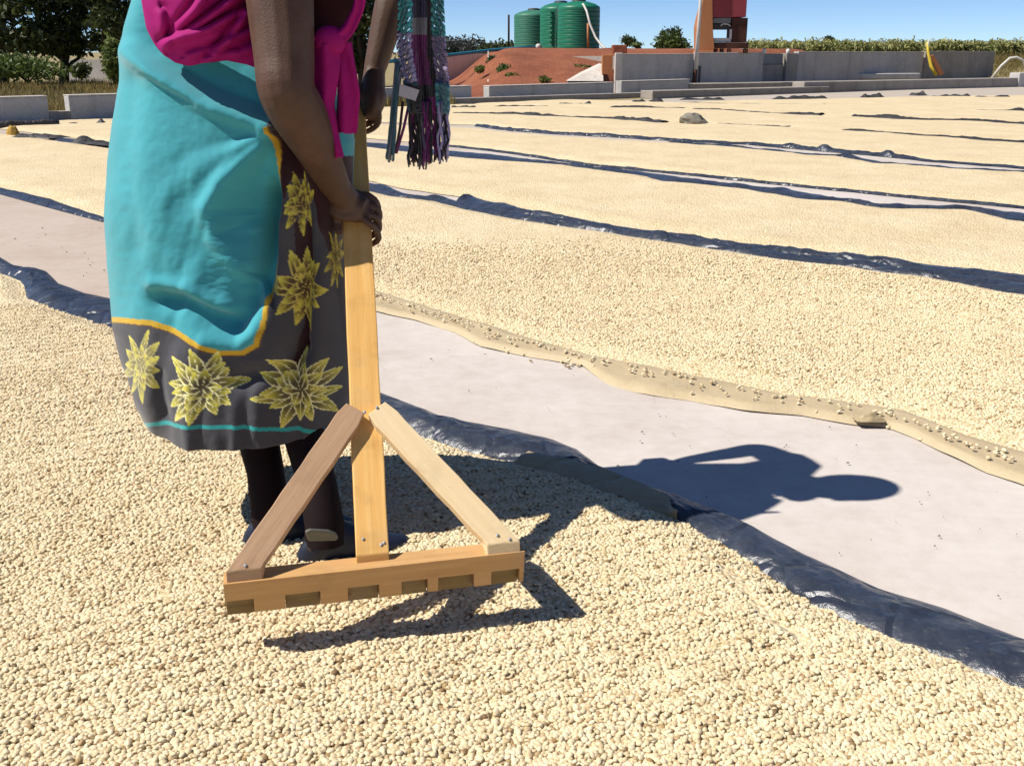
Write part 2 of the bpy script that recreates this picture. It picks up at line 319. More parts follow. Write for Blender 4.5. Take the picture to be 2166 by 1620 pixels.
class MB:
    def __init__(s): s.v = []; s.f = []; s.n = 0
    def add(s, v, f):
        v = np.asarray(v, float); s.v.append(v); s.f += [[int(i) + s.n for i in q] for q in f]; s.n += len(v); return s
    def box(s, c, u, w, h):                 # centre and three half-axes
        c, u, w, h = (np.asarray(k, float) for k in (c, u, w, h))
        v = [c + a * u + b * w + d * h for d in (-1, 1) for b in (-1, 1) for a in (-1, 1)]
        f = [(0, 2, 3, 1), (4, 5, 7, 6), (0, 1, 5, 4), (2, 6, 7, 3), (0, 4, 6, 2), (1, 3, 7, 5)]
        if np.dot(np.cross(u, w), h) < 0: f = [q[::-1] for q in f]
        return s.add(v, f)
    def wallseg(s, p, q, t, z0, z1):        # upright slab from p to q (xy), thickness t behind it
        p = np.asarray(p[:2], float); q = np.asarray(q[:2], float); d = q - p; L = np.linalg.norm(d); d /= L
        nrm = np.array([-d[1], d[0]]); c = (p + q) / 2 + nrm * t / 2
        return s.box((*c, (z0 + z1) / 2), (*(d * L / 2), 0), (*(nrm * t / 2), 0), (0, 0, (z1 - z0) / 2))
    def tube(s, pts, rad, seg=8, flat=1.0, cap=True, up=None):
        pts = [np.asarray(p, float) for p in pts]; n = len(pts)
        if np.isscalar(rad): rad = [rad] * n
        T = [(pts[min(i + 1, n - 1)] - pts[max(i - 1, 0)]) for i in range(n)]
        T = [t / (np.linalg.norm(t) + 1e-12) for t in T]
        a = np.asarray(up if up is not None else ((0, 0, 1) if abs(T[0][2]) < 0.9 else (1, 0, 0)), float)
        v, f = [], []
        for i in range(n):
            a = a - T[i] * np.dot(a, T[i]); a /= np.linalg.norm(a); b = np.cross(T[i], a)
            for k in range(seg):
                th = 2 * math.pi * k / seg
                v.append(pts[i] + rad[i] * (math.cos(th) * a * flat + math.sin(th) * b))
        for i in range(n - 1):
            for k in range(seg):
                f.append((i * seg + k, i * seg + (k + 1) % seg, (i + 1) * seg + (k + 1) % seg, (i + 1) * seg + k))
        if cap:
            f.append(tuple(range(seg))[::-1]); f.append(tuple((n - 1) * seg + k for k in range(seg)))
        return s.add(v, f)
    def limb(s, pts, rad, seg=12, sub=5, **k):     # the same through a smooth curve
        p = np.array([np.asarray(q, float) for q in pts]); r = np.asarray(rad, float); n = len(p); P_, R2 = [], []
        for i in range(n - 1):
            p0, p1, p2, p3 = p[max(i - 1, 0)], p[i], p[i + 1], p[min(i + 2, n - 1)]
            r0, r1, r2, r3 = r[max(i - 1, 0)], r[i], r[i + 1], r[min(i + 2, n - 1)]
            for j in range(sub + (i == n - 2)):
                t = j / sub; a = lambda q0, q1, q2, q3: 0.5 * (2 * q1 + (q2 - q0) * t + (2 * q0 - 5 * q1 + 4 * q2 - q3) * t * t + (3 * q1 - q0 - 3 * q2 + q3) * t ** 3)
                P_.append(a(p0, p1, p2, p3)); R2.append(float(a(r0, r1, r2, r3)))
        return s.tube(P_, R2, seg, **k)
    def ball(s, c, r, seg=12, rings=8, axes=None):
        c = np.asarray(c, float); r = np.asarray(r if np.ndim(r) else (r, r, r), float); A = np.eye(3) if axes is None else np.asarray(axes, float)
        v = [c + A.T @ np.array([0, 0, r[2]])]
        for i in range(1, rings):
            ph = math.pi * i / rings
            for k in range(seg):
                th = 2 * math.pi * k / seg
                v.append(c + A.T @ np.array([r[0] * math.sin(ph) * math.cos(th), r[1] * math.sin(ph) * math.sin(th), r[2] * math.cos(ph)]))
        v.append(c - A.T @ np.array([0, 0, r[2]])); f = []
        for k in range(seg):
            f.append((0, 1 + k, 1 + (k + 1) % seg)); L = 1 + (rings - 2) * seg
            f.append((L + k, len(v) - 1, L + (k + 1) % seg))
            for i in range(rings - 2):
                b0 = 1 + i * seg; b1 = b0 + seg
                f.append((b0 + k, b1 + k, b1 + (k + 1) % seg, b0 + (k + 1) % seg))
        return s.add(v, f)
    def lathe(s, c, prof, seg=32):
        v, f = [], []
        for (r, z) in prof:
            for k in range(seg):
                th = 2 * math.pi * k / seg; v.append((c[0] + r * math.cos(th), c[1] + r * math.sin(th), c[2] + z))
        for i in range(len(prof) - 1):
            for k in range(seg):
                f.append((i * seg + k, i * seg + (k + 1) % seg, (i + 1) * seg + (k + 1) % seg, (i + 1) * seg + k))
        f.append(tuple((len(prof) - 1) * seg + k for k in range(seg)))
        return s.add(v, f)
    def build(s, name, mat, parent=None, smooth=False, bevel=0.0, **k):
        return obj(name, np.concatenate(s.v), s.f, mat, parent, smooth, bevel=bevel, **k)
def gridfaces(nu, nv, wrap=False):
    i = np.arange(nv - 1)[:, None]; j = np.arange(nu if wrap else nu - 1)[None, :]
    j2 = (j + 1) % nu
    return np.stack([i * nu + j, i * nu + j2, (i + 1) * nu + j2, (i + 1) * nu + j], -1).reshape(-1, 4)
def online(A, B, px, z=0.0):                # point of the ground line A-B that is seen in photo column px
    A = np.asarray(A[:2], float); B = np.asarray(B[:2], float); d = B - A; u = (px - CX) / FPX
    k = (u * (A[1] * CP + HC * SP) - A[0]) / (d[0] - u * d[1] * CP)
    return A + k * d

# ------------------------------------------------------------------ the setting: ground and drying floor
gx = np.concatenate([np.linspace(-1500, -80, 12), np.linspace(-60, 60, 40), np.linspace(80, 1500, 12)])
gy = np.concatenate([np.linspace(-300, -20, 6), np.linspace(-10, 90, 50), np.linspace(110, 2500, 16)])
X, Y = np.meshgrid(gx, gy); KA, KB = G(0, 264), G(2166, 184)
Z = -0.06 + 0.05 * fbm(X * 0.2, Y * 0.2, 3)
Z = np.where(Y < 14, -0.06, Z)
obj('ground', np.stack([X, Y, Z], -1).reshape(-1, 3), gridfaces(len(gx), len(gy)), M['earth'], smooth=True)['kind'] = 'structure'
kd = (KB - KA)[:2] / np.linalg.norm((KB - KA)[:2]); kn = np.array([-kd[1], kd[0]])   # away from the camera
fl = []
KO = KA[:2]
us = np.linspace(-25, 60, 60); ws = np.concatenate([[-40, -25], np.linspace(-20, 0.6, 50)])
fv = [(*(KO + kd * u + kn * w), 0.0) for w in ws for u in us]
obj('drying_floor', fv, gridfaces(len(us), len(ws)), M['floor'], smooth=True)['kind'] = 'structure'

# ------------------------------------------------------------------ drying rows: edges as n(s)
class Edge:
    def __init__(s, pts, z=0.0, jit=0.0, seed=0):
        q = sorted(sn(G(p[0], p[1], z)) for p in pts)
        s.s = np.array([a for a, b in q]); s.n = np.array([b for a, b in q]); s.j = jit; s.k = seed
    def __call__(s, x):
        x = np.asarray(x, float)
        return np.interp(x, s.s, s.n) + s.j * fbm(x * 5, x * 0 + 3.3, s.k, 3)
R0_HI = Edge([(-300, 470), (0, 548), (40, 572), (100, 580), (125, 605), (180, 625), (250, 640), (420, 705), (620, 780), (800, 835), (870, 862), (940, 890), (1000, 902), (1080, 918), (1160, 936), (1220, 958), (1270, 998), (1340, 1032), (1430, 1058), (1560, 1108), (1700, 1182), (1860, 1256), (2000, 1298), (2166, 1365), (2500, 1500)])
R0_LO = Edge([(-300, 505), (0, 583), (45, 600), (58, 640), (120, 668), (250, 712), (420, 775), (620, 850), (800, 905), (920, 945), (1000, 972), (1110, 998), (1180, 1010), (1250, 1030), (1330, 1062), (1380, 1090), (1500, 1162), (1600, 1222), (1700, 1288), (1850, 1362), (2050, 1440), (2166, 1482), (2500, 1620)])
B1_CON = Edge([(-300, 318), (0, 412), (120, 445), (230, 474), (500, 560), (800, 662), (880, 680), (960, 704), (1020, 735), (1120, 757), (1230, 776), (1290, 815), (1380, 838), (1470, 850), (1580, 872), (1700, 881), (1800, 900), (1880, 906), (1940, 930), (1990, 958), (2080, 1000), (2166, 1030), (2500, 1170)])
B1_BEAN = Edge([(-300, 300), (0, 396), (120, 420), (230, 466), (500, 545), (790, 620), (900, 655), (1000, 688), (1130, 728), (1250, 768), (1400, 782), (1500, 802), (1650, 845), (1760, 858), (1900, 878), (2030, 930), (2166, 965), (2500, 1090)], jit=0.02, seed=4)
_b1 = B1_BEAN; B1_BEAN = (lambda x: B1_CON(x) + (_b1(x) - B1_CON(x)) * 0.68)
SB_LO = Edge([(-150, 268), (20, 287), (120, 300), (235, 316), (500, 355), (780, 407), (829, 418), (917, 428), (973, 444), (1048, 459), (1156, 477), (1336, 503), (1480, 526), (1630, 549), (1793, 567), (1875, 582), (1957, 590), (2120, 621), (2166, 626), (2500, 690)], jit=0.03, seed=5)
SB_MID = Edge([(-150, 262), (20, 280), (120, 293), (235, 308), (500, 345), (780, 391), (822, 396), (858, 414), (917, 420), (950, 422), (1000, 441), (1107, 457), (1156, 464), (1280, 489), (1400, 500), (1466, 511), (1600, 534), (1760, 553), (1860, 564), (1930, 577), (2166, 603), (2500, 665)])
SB_HI = Edge([(-150, 258), (20, 276), (120, 289), (235, 303), (500, 338), (780, 384), (858, 402), (950, 414), (996, 421), (1074, 434), (1107, 446), (1205, 467), (1270, 477), (1369, 490), (1480, 505), (1531, 516), (1630, 525), (1760, 542), (1858, 554), (1924, 562), (2166, 585), (2500, 640)], jit=0.03, seed=6)
SC_LO = Edge([(500, 285), (780, 313), (813, 318), (950, 335), (1074, 345), (1205, 354), (1270, 364), (1369, 376), (1401, 387), (1480, 394), (1580, 402), (1623, 412), (1728, 428), (1793, 431), (1826, 438), (1891, 446), (2055, 449), (2140, 470), (2166, 473), (2500, 530)], jit=0.04, seed=7)
SC_MID = Edge([(500, 278), (780, 304), (813, 305), (950, 320), (1042, 328), (1156, 344), (1270, 359), (1352, 364), (1480, 383), (1554, 392), (1662, 402), (1711, 411), (1793, 425), (1858, 435), (2022, 442), (2087, 448), (2166, 455), (2500, 505)])
SC_HI = Edge([(500, 272), (780, 294), (950, 310), (1042, 320), (1123, 331), (1238, 349), (1480, 373), (1630, 389), (1872, 413), (2166, 441), (2500, 486)], jit=0.02, seed=8)
SD_LO = Edge([(700, 262), (1009, 275), (1087, 284), (1205, 293), (1320, 300), (1434, 306), (1531, 313), (1613, 321), (1728, 333), (1777, 335), (1858, 349), (1924, 353), (2022, 361), (2166, 369), (2500, 405)], jit=0.05, seed=9)
SD_HI = Edge([(700, 256), (1009, 266), (1087, 276), (1205, 285), (1320, 291), (1434, 298), (1580, 305), (1721, 317), (1783, 322), (1908, 334), (1989, 342), (2166, 355), (2500, 388)], jit=0.05, seed=10)
SE = Edge([(700, 234), (970, 243), (1107, 246), (1205, 251), (1254, 253), (1352, 259), (1395, 263), (1512, 264), (1623, 270), (1777, 278), (1930, 288), (2071, 299), (2166, 305), (2500, 330)], jit=0.1, seed=11)
SF = Edge([(950, 221), (1300, 230), (1428, 231), (1538, 235), (1662, 243), (1767, 248), (1858, 252), (1989, 257), (2087, 259), (2166, 265), (2500, 282)], jit=0.15, seed=12)
SG_ = Edge([(1200, 212), (1531, 221), (1734, 222), (1858, 229), (2000, 233), (2166, 237), (2500, 250)], jit=0.15, seed=13)

def bed0_z(s, n):
    d = R0_LO(s) - n
    z = 0.037 + 0.012 * fbm(s * 2.2, n * 2.2, 21, 3) + 0.006 * fbm(s * 7, n * 7, 22, 2)
    w = s * 0.94 - n * 0.35 + 0.05 * fbm(s * 2, n * 2, 23, 2)
    z = z + 0.0021 * np.sin(w * 2 * np.pi / 0.062) * sstep(-0.35, 0.25, fbm(s * 0.9 + 3, n * 0.9, 24, 2))
    return z - 0.020 * (1 - sstep(0.0, 0.10, d))
def bed_profile(t, w, s, n, k, hgt=0.032):
    e = np.minimum(t, 1 - t) * w
    return 0.006 + hgt * sstep(-0.02, 0.22, e) + (0.010 * fbm(s * 1.7, n * 1.7, k, 3) + 0.005 * fbm(s * 6, n * 6, k + 5, 2)) * sstep(0, 0.25, e)
def bed1_z(s, n):
    lo = B1_BEAN(s) ; hi = SB_LO(s); return bed_profile((n - lo) / (hi - lo), hi - lo, s, n, 31)
# foreground row
ss = np.linspace(-8, 4.5, 420); tt = np.linspace(0, 1, 150)
S, T = np.meshgrid(ss, tt); N = -2.2 + (R0_LO(S) + 0.03 + 2.2) * T
Xb, Yb = xy(S, N); Zb = bed0_z(S, N) - 0.0005
bed = obj('coffee_bed', np.stack([Xb, Yb, Zb], -1).reshape(-1, 3), gridfaces(len(ss), len(tt)), M['bed'])
tag(bed, 'nearest wide bed of pale parchment coffee under the rake', 'coffee bed', 'beds of drying coffee')
# rows beyond
def bed_mesh(lo, hi, s0, s1, ns, nt_, zf, label):
    nm = float(np.mean((lo(np.array([-12.0])) + hi(np.array([-12.0]))) / 2)); (sa, na), (sb, nb) = sn(G(0, 262)), sn(G(1290, 207)); s0 = sa + (sb - sa) * (nm - na) / (nb - na) + 0.45
    a = np.linspace(s0, s1, ns); t = np.linspace(0, 1, nt_); S, T = np.meshgrid(a, t)
    L, Hh = lo(S), hi(S); N = L + (Hh - L) * T; x, y = xy(S, N)
    o = obj('coffee_bed', np.stack([x, y, zf(S, N, T, Hh - L)], -1).reshape(-1, 3), gridfaces(ns, nt_), M['bed'])
    return tag(o, label, 'coffee bed', 'beds of drying coffee')
def shift(e, d):
    return lambda x: e(x) + d
def line_far(e0, d): return lambda x: e0(x) * 0 + d
bed_mesh(shift(B1_BEAN, -0.02), shift(SB_LO, 0.03), -13, 4, 500, 90, lambda S, N, T, W: bed_profile(T, W, S, N, 31) - 0.001, 'second coffee bed beyond the bare concrete strip with the shadow')
bed_mesh(SB_HI, shift(SC_LO, 0.03), -14.5, 5, 420, 60, lambda S, N, T, W: bed_profile(T, W, S, N, 32), 'third coffee bed between the two wide blue black plastic strips')
bed_mesh(SC_HI, shift(SD_LO, 0.03), -15, 6, 380, 50, lambda S, N, T, W: bed_profile(T, W, S, N, 33), 'fourth coffee bed behind the long white concrete gap, level with the scarf fringe')
bed_mesh(SD_HI, SE, -16, 7, 340, 40, lambda S, N, T, W: bed_profile(T, W, S, N, 34), 'fifth coffee bed ending at the grey stone')
bed_mesh(shift(SE, 0.06), SF, -16, 9, 300, 30, lambda S, N, T, W: bed_profile(T, W, S, N, 35, 0.025), 'sixth coffee bed just beyond the grey stone')
bed_mesh(shift(SF, 0.06), SG_, -16, 11, 260, 24, lambda S, N, T, W: bed_profile(T, W, S, N, 36, 0.025), 'seventh coffee bed, second last before the kerb')
LASTLO = shift(SG_, 0.08)
last_hi = Edge([(700, 240), (900, 235), (1107, 231), (1320, 225), (1531, 215), (1734, 211), (1868, 208), (2000, 205), (2166, 203), (2500, 200)], jit=0.2, seed=14)
bed_mesh(LASTLO, last_hi, -11, 10, 240, 20, lambda S, N, T, W: bed_profile(T, W, S, N, 37, 0.02), 'farthest coffee bed below the concrete ledges')

# ------------------------------------------------------------------ beans, each one real
def bean_cloud(name, s, n, z, size, label, seed):
    x, y = xy(s, n); k = len(s); rg = np.random.default_rng(seed)
    me = bpy.data.meshes.new(name); me.vertices.add(k)
    org = np.array([0, 2, 0.0]); co = np.stack([x, y, z], -1) - org
    me.vertices.foreach_set('co', co.ravel())
    a = me.attributes.new('turn', 'FLOAT_VECTOR', 'POINT')
    a.data.foreach_set('vector', np.stack([rg.normal(0, 0.32, k), rg.normal(0, 0.32, k), rg.uniform(0, 6.28, k)], -1).astype(np.float32).ravel())
    b = me.attributes.new('size', 'FLOAT', 'POINT'); b.data.foreach_set('value', (size * rg.normal(1, 0.10, k)).astype(np.float32))
    me.update(); o = bpy.data.objects.new(name, me); COL.objects.link(o); o.location = org
    ng = bpy.data.node_groups.new('scatter_beans', 'GeometryNodeTree')
    ng.interface.new_socket('Geometry', in_out='INPUT', socket_type='NodeSocketGeometry')
    ng.interface.new_socket('Geometry', in_out='OUTPUT', socket_type='NodeSocketGeometry')
    nd = ng.nodes; gi = nd.new('NodeGroupInput'); go = nd.new('NodeGroupOutput')
    ico = nd.new('GeometryNodeMeshIcoSphere'); ico.inputs['Radius'].default_value = 0.5; ico.inputs['Subdivisions'].default_value = 2
    tf = nd.new('GeometryNodeTransform'); tf.inputs['Scale'].default_value = (1.0, 0.76, 0.50)
    sm = nd.new('GeometryNodeSetShadeSmooth'); st = nd.new('GeometryNodeSetMaterial'); st.inputs['Material'].default_value = M['bean']
    ip = nd.new('GeometryNodeInstanceOnPoints'); er = nd.new('FunctionNodeEulerToRotation')
    na = nd.new('GeometryNodeInputNamedAttribute'); na.data_type = 'FLOAT_VECTOR'; na.inputs['Name'].default_value = 'turn'
    nb = nd.new('GeometryNodeInputNamedAttribute'); nb.data_type = 'FLOAT'; nb.inputs['Name'].default_value = 'size'
    L = ng.links.new
    L(ico.outputs['Mesh'], tf.inputs['Geometry']); L(tf.outputs[0], sm.inputs[0]); L(sm.outputs[0], st.inputs[0])
    L(gi.outputs[0], ip.inputs['Points']); L(st.outputs[0], ip.inputs['Instance'])
    L(na.outputs[0], er.inputs[0]); L(er.outputs[0], ip.inputs['Rotation']); L(nb.outputs[0], ip.inputs['Scale'])
    L(ip.outputs[0], go.inputs[0])
    md = o.modifiers.new('beans', 'NODES'); md.node_group = ng
    me.materials.append(M['bean'])
    return tag(o, label, 'coffee beans', None, 'stuff')
def hexpts(s0, s1, n0, n1, d, seed):
    rg = np.random.default_rng(seed); a = np.arange(s0, s1, d); b = np.arange(n0, n1, d * 0.866)
    S, N = np.meshgrid(a, b); S = S + (np.arange(len(b)) % 2)[:, None] * d / 2
    S = S.ravel() + rg.normal(0, d * 0.24, S.size); N = N.ravel() + rg.normal(0, d * 0.24, N.size)
    return S, N
def in_view(s, n, mx=420, my=220):
    x, y = xy(s, n); ok = y > 0.4
    px, py = proj(x, np.where(ok, y, 1), 0.03); return ok & (px > -mx) & (px < 2166 + mx) & (py < 1620 + my)
s, n = hexpts(-6, 3.5, -1.5, 4.0, 0.0083, 1)
k = (n < R0_LO(s) + 0.005 + 0.012 * vn(s * 14, s * 0, 8)) & in_view(s, n)
dd = np.hypot(*xy(s, n)); k &= (dd < 5.2)
STREAK = [G(1475, 1168, 0.04), G(1535, 1200, 0.04), G(1580, 1250, 0.04), G(1620, 1305, 0.04), G(1690, 1350, 0.04)]
def near_streak(s, n):
    x, y = xy(s, n); best = np.full(np.shape(s), 9.0)
    for a_, b_ in zip(STREAK[:-1], STREAK[1:]):
        d0 = b_[:2] - a_[:2]; t = np.clip(((x - a_[0]) * d0[0] + (y - a_[1]) * d0[1]) / (d0 @ d0), 0, 1); best = np.minimum(best, np.hypot(x - a_[0] - t * d0[0], y - a_[1] - t * d0[1]))
    return best + 0.008 * vn(s * 30, n * 30, 25)
k &= near_streak(s, n) > 0.016
s, n = s[k], n[k]; rr = np.random.default_rng(3)
z = bed0_z(s, n) + rr.uniform(0.0, 0.0028, len(s))
s2, n2 = hexpts(-6, 3.5, -1.5, 4.0, 0.019, 2)
k = (n2 < R0_LO(s2) - 0.02) & in_view(s2, n2) & (np.hypot(*xy(s2, n2)) < 4) & (fbm(s2 * 3, n2 * 3, 55, 3) > -0.15) & (near_streak(s2, n2) > 0.024)
s2, n2 = s2[k], n2[k]; z2 = bed0_z(s2, n2) + rr.uniform(0.003, 0.006, len(s2))
bean_cloud('coffee_beans', np.r_[s, s2], np.r_[n, n2], np.r_[z, z2], 0.0132, 'loose pale coffee beans covering the nearest bed around the rake', 5)
s, n = hexpts(-7, 4.0, 1.5, 7.0, 0.0112, 6)
dd = np.hypot(*xy(s, n)); rr = np.random.default_rng(9)
k = (n > B1_BEAN(s) - 0.01 + 0.02 * vn(s * 12, s * 0, 8) + 0.012 * vn(s * 40, n * 30, 18)) & (n < SB_LO(s) - 0.01) & in_view(s, n) & (dd < 6.6) & (rr.uniform(0, 1, len(s)) > sstep(4.6, 6.6, dd))
s, n = s[k], n[k]
qs = rr.uniform(s.min(), s.max(), 420); qo = np.abs(rr.normal(0, 0.05, 420)); qn = B1_BEAN(qs) - qo; qz = 0.004 + 0.026 * sstep(0, 0.03, qn - B1_CON(qs)) + 0.004
ok = in_view(qs, qn); qs, qn, qz = qs[ok], qn[ok], qz[ok]
bean_cloud('coffee_beans', np.r_[s, qs], np.r_[n, qn], np.r_[bed1_z(s, n) + rr.uniform(-0.001, 0.0022, len(s)), qz], 0.0150, 'loose pale coffee beans covering the second bed beyond the bare concrete', 15)

# ------------------------------------------------------------------ plastic sheets: rolled and flattened edges
def roll(name, lo, hi, s0, s1, ns, hgt, mat, label, cat, k, parent=None, nk=14, peaks=(), zb=0.0, skew=0.45, crease=0.3, lab2=None):
    a = np.linspace(s0, s1, ns); t = np.linspace(0, 1, nk); S, T = np.meshgrid(a, t)
    L, Hh = lo(S), hi(S); W = np.maximum(Hh - L, 0.004); N = L + W * T
    h = hgt(S) if callable(hgt) else hgt
    tp = np.where(T < skew, T / skew * 0.5, 0.5 + (T - skew) / (1 - skew) * 0.5)
    shape = np.sin(np.pi * tp) ** 0.75
    cr = 1 + crease * fbm(S * 6, T * 2 + S * 2, k, 4) + 0.5 * crease * fbm(S * 22, T * 4, k + 3, 3)
    Z = zb + h * shape * cr
    for (ps, ph, pw) in peaks: Z = Z + ph * np.exp(-((S - ps) / pw) ** 2) * np.sin(np.pi * T)
    ridge = 0.10 * h * np.abs(fbm(S * 9 + T * 3, S * 3 - T * 5, k + 7, 3)) * shape
    Z = Z - ridge * 2
    N = N + 0.25 * W * (T - 0.5) * 0 + 0.06 * W * fbm(S * 10, T * 3, k + 9, 3) * np.sin(np.pi * T)
    x, y = xy(S, N)
    v = np.stack([x, y, Z], -1).reshape(-1, 3); f = gridfaces(ns, nk)
    o = obj(name, v, f, mat, parent)
    if parent is None: tag(o, label, cat, 'black plastic sheets under the beds')
    elif lab2: o['label'] = lab2
    return o
def s_of(px, py): return sn(G(px, py))[0]
def sheet(label):
    return lambda loc: thing('plastic_sheet', loc, label, 'plastic sheet', 'black plastic sheets under the beds')
p0 = G(1500, 1130); t0 = sheet('thick black plastic roll bordering the nearest bed, diagonal across the foreground')((p0[0], p0[1], 0))
h0 = lambda S: 0.034 + 0.02 * sstep(-1.0, 1.2, S) + 0.010 * fbm(S * 2.3, S * 0 + 1, 41, 3)
roll('rolled_edge', R0_LO, R0_HI, s_of(-200, 495), s_of(2400, 1480), 700, h0, M['black'], '', '', 42, t0, 26, zb=0.012, skew=0.35, crease=0.38)
# dusty fold of the sheet lying against the beans (right of the rake) and long smooth lip
FL_LO = Edge([(1080, 1000), (1110, 1012), (1160, 1034), (1220, 1064), (1290, 1092), (1350, 1108), (1400, 1112), (1440, 1122)])
a = np.linspace(s_of(1085, 1000), s_of(1430, 1120), 120); tq = np.linspace(0, 1, 10); S, T = np.meshgrid(a, tq)
Lq = np.minimum(FL_LO(S), R0_LO(S) + 0.004); Hq = R0_LO(S) + 0.035; Hq = Lq + (Hq - Lq) * sstep(s_of(1432, 1120), s_of(1370, 1108), S); N = Lq + (Hq - Lq) * T + 0.004 * fbm(S * 9, T * 3, 45, 3); x, y = xy(S, N)
Z = 0.040 + 0.012 * T - 0.030 * (1 - T) ** 4 + 0.004 * fbm(S * 7, T * 2, 46, 3)
o = obj('dusty_fold', np.stack([x, y, Z], -1).reshape(-1, 3), gridfaces(len(a), 10), M['olive'], t0); o['label'] = 'tan dusty underside of the sheet folded over the beans'
# flat dusty lip of the second bed
p1 = G(1500, 830); t1 = sheet('dust covered tan sheet edge along the far side of the bare concrete strip')((p1[0], p1[1], 0))
a = np.linspace(s_of(232, 470), 4.2, 420); tq = np.linspace(0, 1, 12); S, T = np.meshgrid(a, tq)
Lq = B1_CON(S) + 0.008 * fbm(S * 8, S * 0, 61, 3); Hq = B1_BEAN(S) + 0.06
N = Lq + (Hq - Lq) * T; x, y = xy(S, N)
Z = 0.004 + 0.020 * sstep(0, 0.12, T) + 0.006 * fbm(S * 5, T * 2, 62, 3) + 0.006 * sstep(0.5, 1, T) - 0.012 * sstep(0.75, 1, T)
obj('flat_edge', np.stack([x, y, Z], -1).reshape(-1, 3), gridfaces(len(a), len(tq)), M['dusty'], t1)
SX = shift(B1_BEAN, 0.02)
roll('rolled_edge', B1_CON, SX, s_of(-250, 330), s_of(300, 500), 240, 0.022, M['black'], '', '', 64, t1, 10, zb=0.004, crease=0.4, lab2='thin black rolled part of the edge left of the skirt')
# a torn tuft of sheet by the corner
def crumple(name, c, rx, ry, h, mat, seed, parent=None, lab=None):
    u = np.linspace(-1, 1, 15); U, V = np.meshgrid(u, u); r = np.hypot(U, V)
    Z = h * np.clip(1 - r, 0, 1) ** 0.6 * (1 + 0.6 * fbm(U * 2.5, V * 2.5, seed, 3))
    x = c[0] + rx * U * (1 + 0.2 * fbm(U * 2, V * 2, seed + 1)); y = c[1] + ry * V * (1 + 0.2 * fbm(V * 2, U * 2, seed + 2))
    return obj(name, np.stack([x, y, Z + c[2]], -1).reshape(-1, 3), gridfaces(15, 15), mat, parent)
c = G(1838, 890, 0.02); crumple('torn_tuft', (c[0], c[1], 0.024), 0.045, 0.022, 0.020, M['olive'], 71, t1)
# middle and far strips
def strip(label, bands, k, mat='black', hs=1.0):
    m = bands[0][0]; smid = 0.0; nn = float(m(np.array([0.0]))[0]); x, y = xy(0.0, nn)
    t = sheet(label)((x, y, 0))
    for q, (lo, hi, s0, s1, h, pk) in enumerate(bands):
        hh_ = (lambda S, h=h: hs * (h(S) if callable(h) else h)); pk = [(a, b * hs, c) for a, b, c in pk]
        roll('rolled_edge', lo, hi, s0, s1, int(min(700, 60 + 34 * abs(s1 - s0))), hh_, M[mat], '', '', k + q * 5, t, 9, peaks=pk, zb=0.006, crease=0.5)
    return t
def pk(px, py, h, w=0.08): return (s_of(px, py), h * 0.55, w * 0.8)
strip('dark plastic strip between the second and third beds, the broadest of the middle strips',
      [(SB_LO, SB_MID, s_of(100, 297), 5.2, lambda S: 0.030 + 0.012 * fbm(S * 1.5, S * 0, 81), [pk(935, 422, 0.03), pk(1410, 505, 0.03)]),
       (shift(SB_MID, 0.0), SB_HI, s_of(985, 425), 5.2, lambda S: 0.032 + 0.02 * fbm(S * 1.5, S * 0, 82), [pk(1012, 420, 0.06), pk(1800, 550, 0.03), pk(1880, 560, 0.04, 0.15)])], 80)
strip('blue black plastic strip with a long white concrete gap behind it',
      [(SC_LO, SC_MID, s_of(770, 305), 6, lambda S: 0.024 + 0.012 * fbm(S * 1.2, S * 0, 91), [pk(1560, 398, 0.02), pk(1640, 408, 0.03)]),
       (shift(SC_HI, -0.05), shift(SC_HI, 0.02), s_of(930, 310), 6, 0.018, [])], 90)
SD_A = lambda x: SD_LO(x) + 0.16
SD_B = lambda x: SD_HI(x) - 0.15
strip('thin double strip of black plastic with small pointed folds in mid distance',
      [(SD_LO, SD_A, s_of(1440, 302), 7, lambda S: 0.03 + 0.02 * fbm(S * 1.0, S * 0, 101), [pk(1640, 322, 0.03, .2), pk(1790, 336, 0.05, 0.2)]),
       (SD_B, SD_HI, s_of(1000, 268), 7, lambda S: 0.034 + 0.026 * fbm(S * 1.0, S * 0, 102), [pk(1690, 312, 0.07, 0.12), pk(1767, 318, 0.09, 0.08), pk(1881, 332, 0.08, 0.08), pk(1290, 290, 0.05, 0.2)])], 100, 'black', 0.85)
SE_B = lambda x: SE(x) + 0.28
strip('black plastic strip running through the grey stone',
      [(shift(SE, -0.02), SE_B, s_of(965, 242), s_of(1395, 263), lambda S: 0.05 + 0.05 * fbm(S * 0.8, S * 0, 111), [pk(1130, 246, 0.09, 0.2), pk(1170, 247, 0.1, 0.1), pk(1350, 258, 0.05, 0.3)]),
       (shift(SE, -0.02), SE_B, s_of(1500, 264), s_of(1655, 272), lambda S: 0.03 + 0.03 * fbm(S * 1.5, S * 0, 112), []),
       (shift(SE, -0.02), SE_B, s_of(1775, 278), 8, lambda S: 0.045 + 0.03 * fbm(S * 0.8, S * 0, 113), [pk(1800, 280, 0.05, 0.2)])], 110, 'black_far', 0.62)
SF_B = lambda x: SF(x) + 0.30
strip('low black plastic strip beyond the grey stone',
      [(SF, SF_B, s_of(1290, 230), s_of(1440, 231), lambda S: 0.04 + 0.04 * fbm(S * 0.8, S * 0, 121), [pk(1345, 230, 0.08, 0.3)]),
       (SF, SF_B, s_of(1460, 232), s_of(1735, 246), lambda S: 0.05 + 0.05 * fbm(S * 1.2, S * 0, 122), [pk(1692, 243, 0.09, 0.3)]),
       (SF, SF_B, s_of(1800, 249), 10, lambda S: 0.06 + 0.04 * fbm(S * 0.8, S * 0, 123), [pk(1885, 252, 0.1, 0.3)])], 120, 'black_far', 0.55)
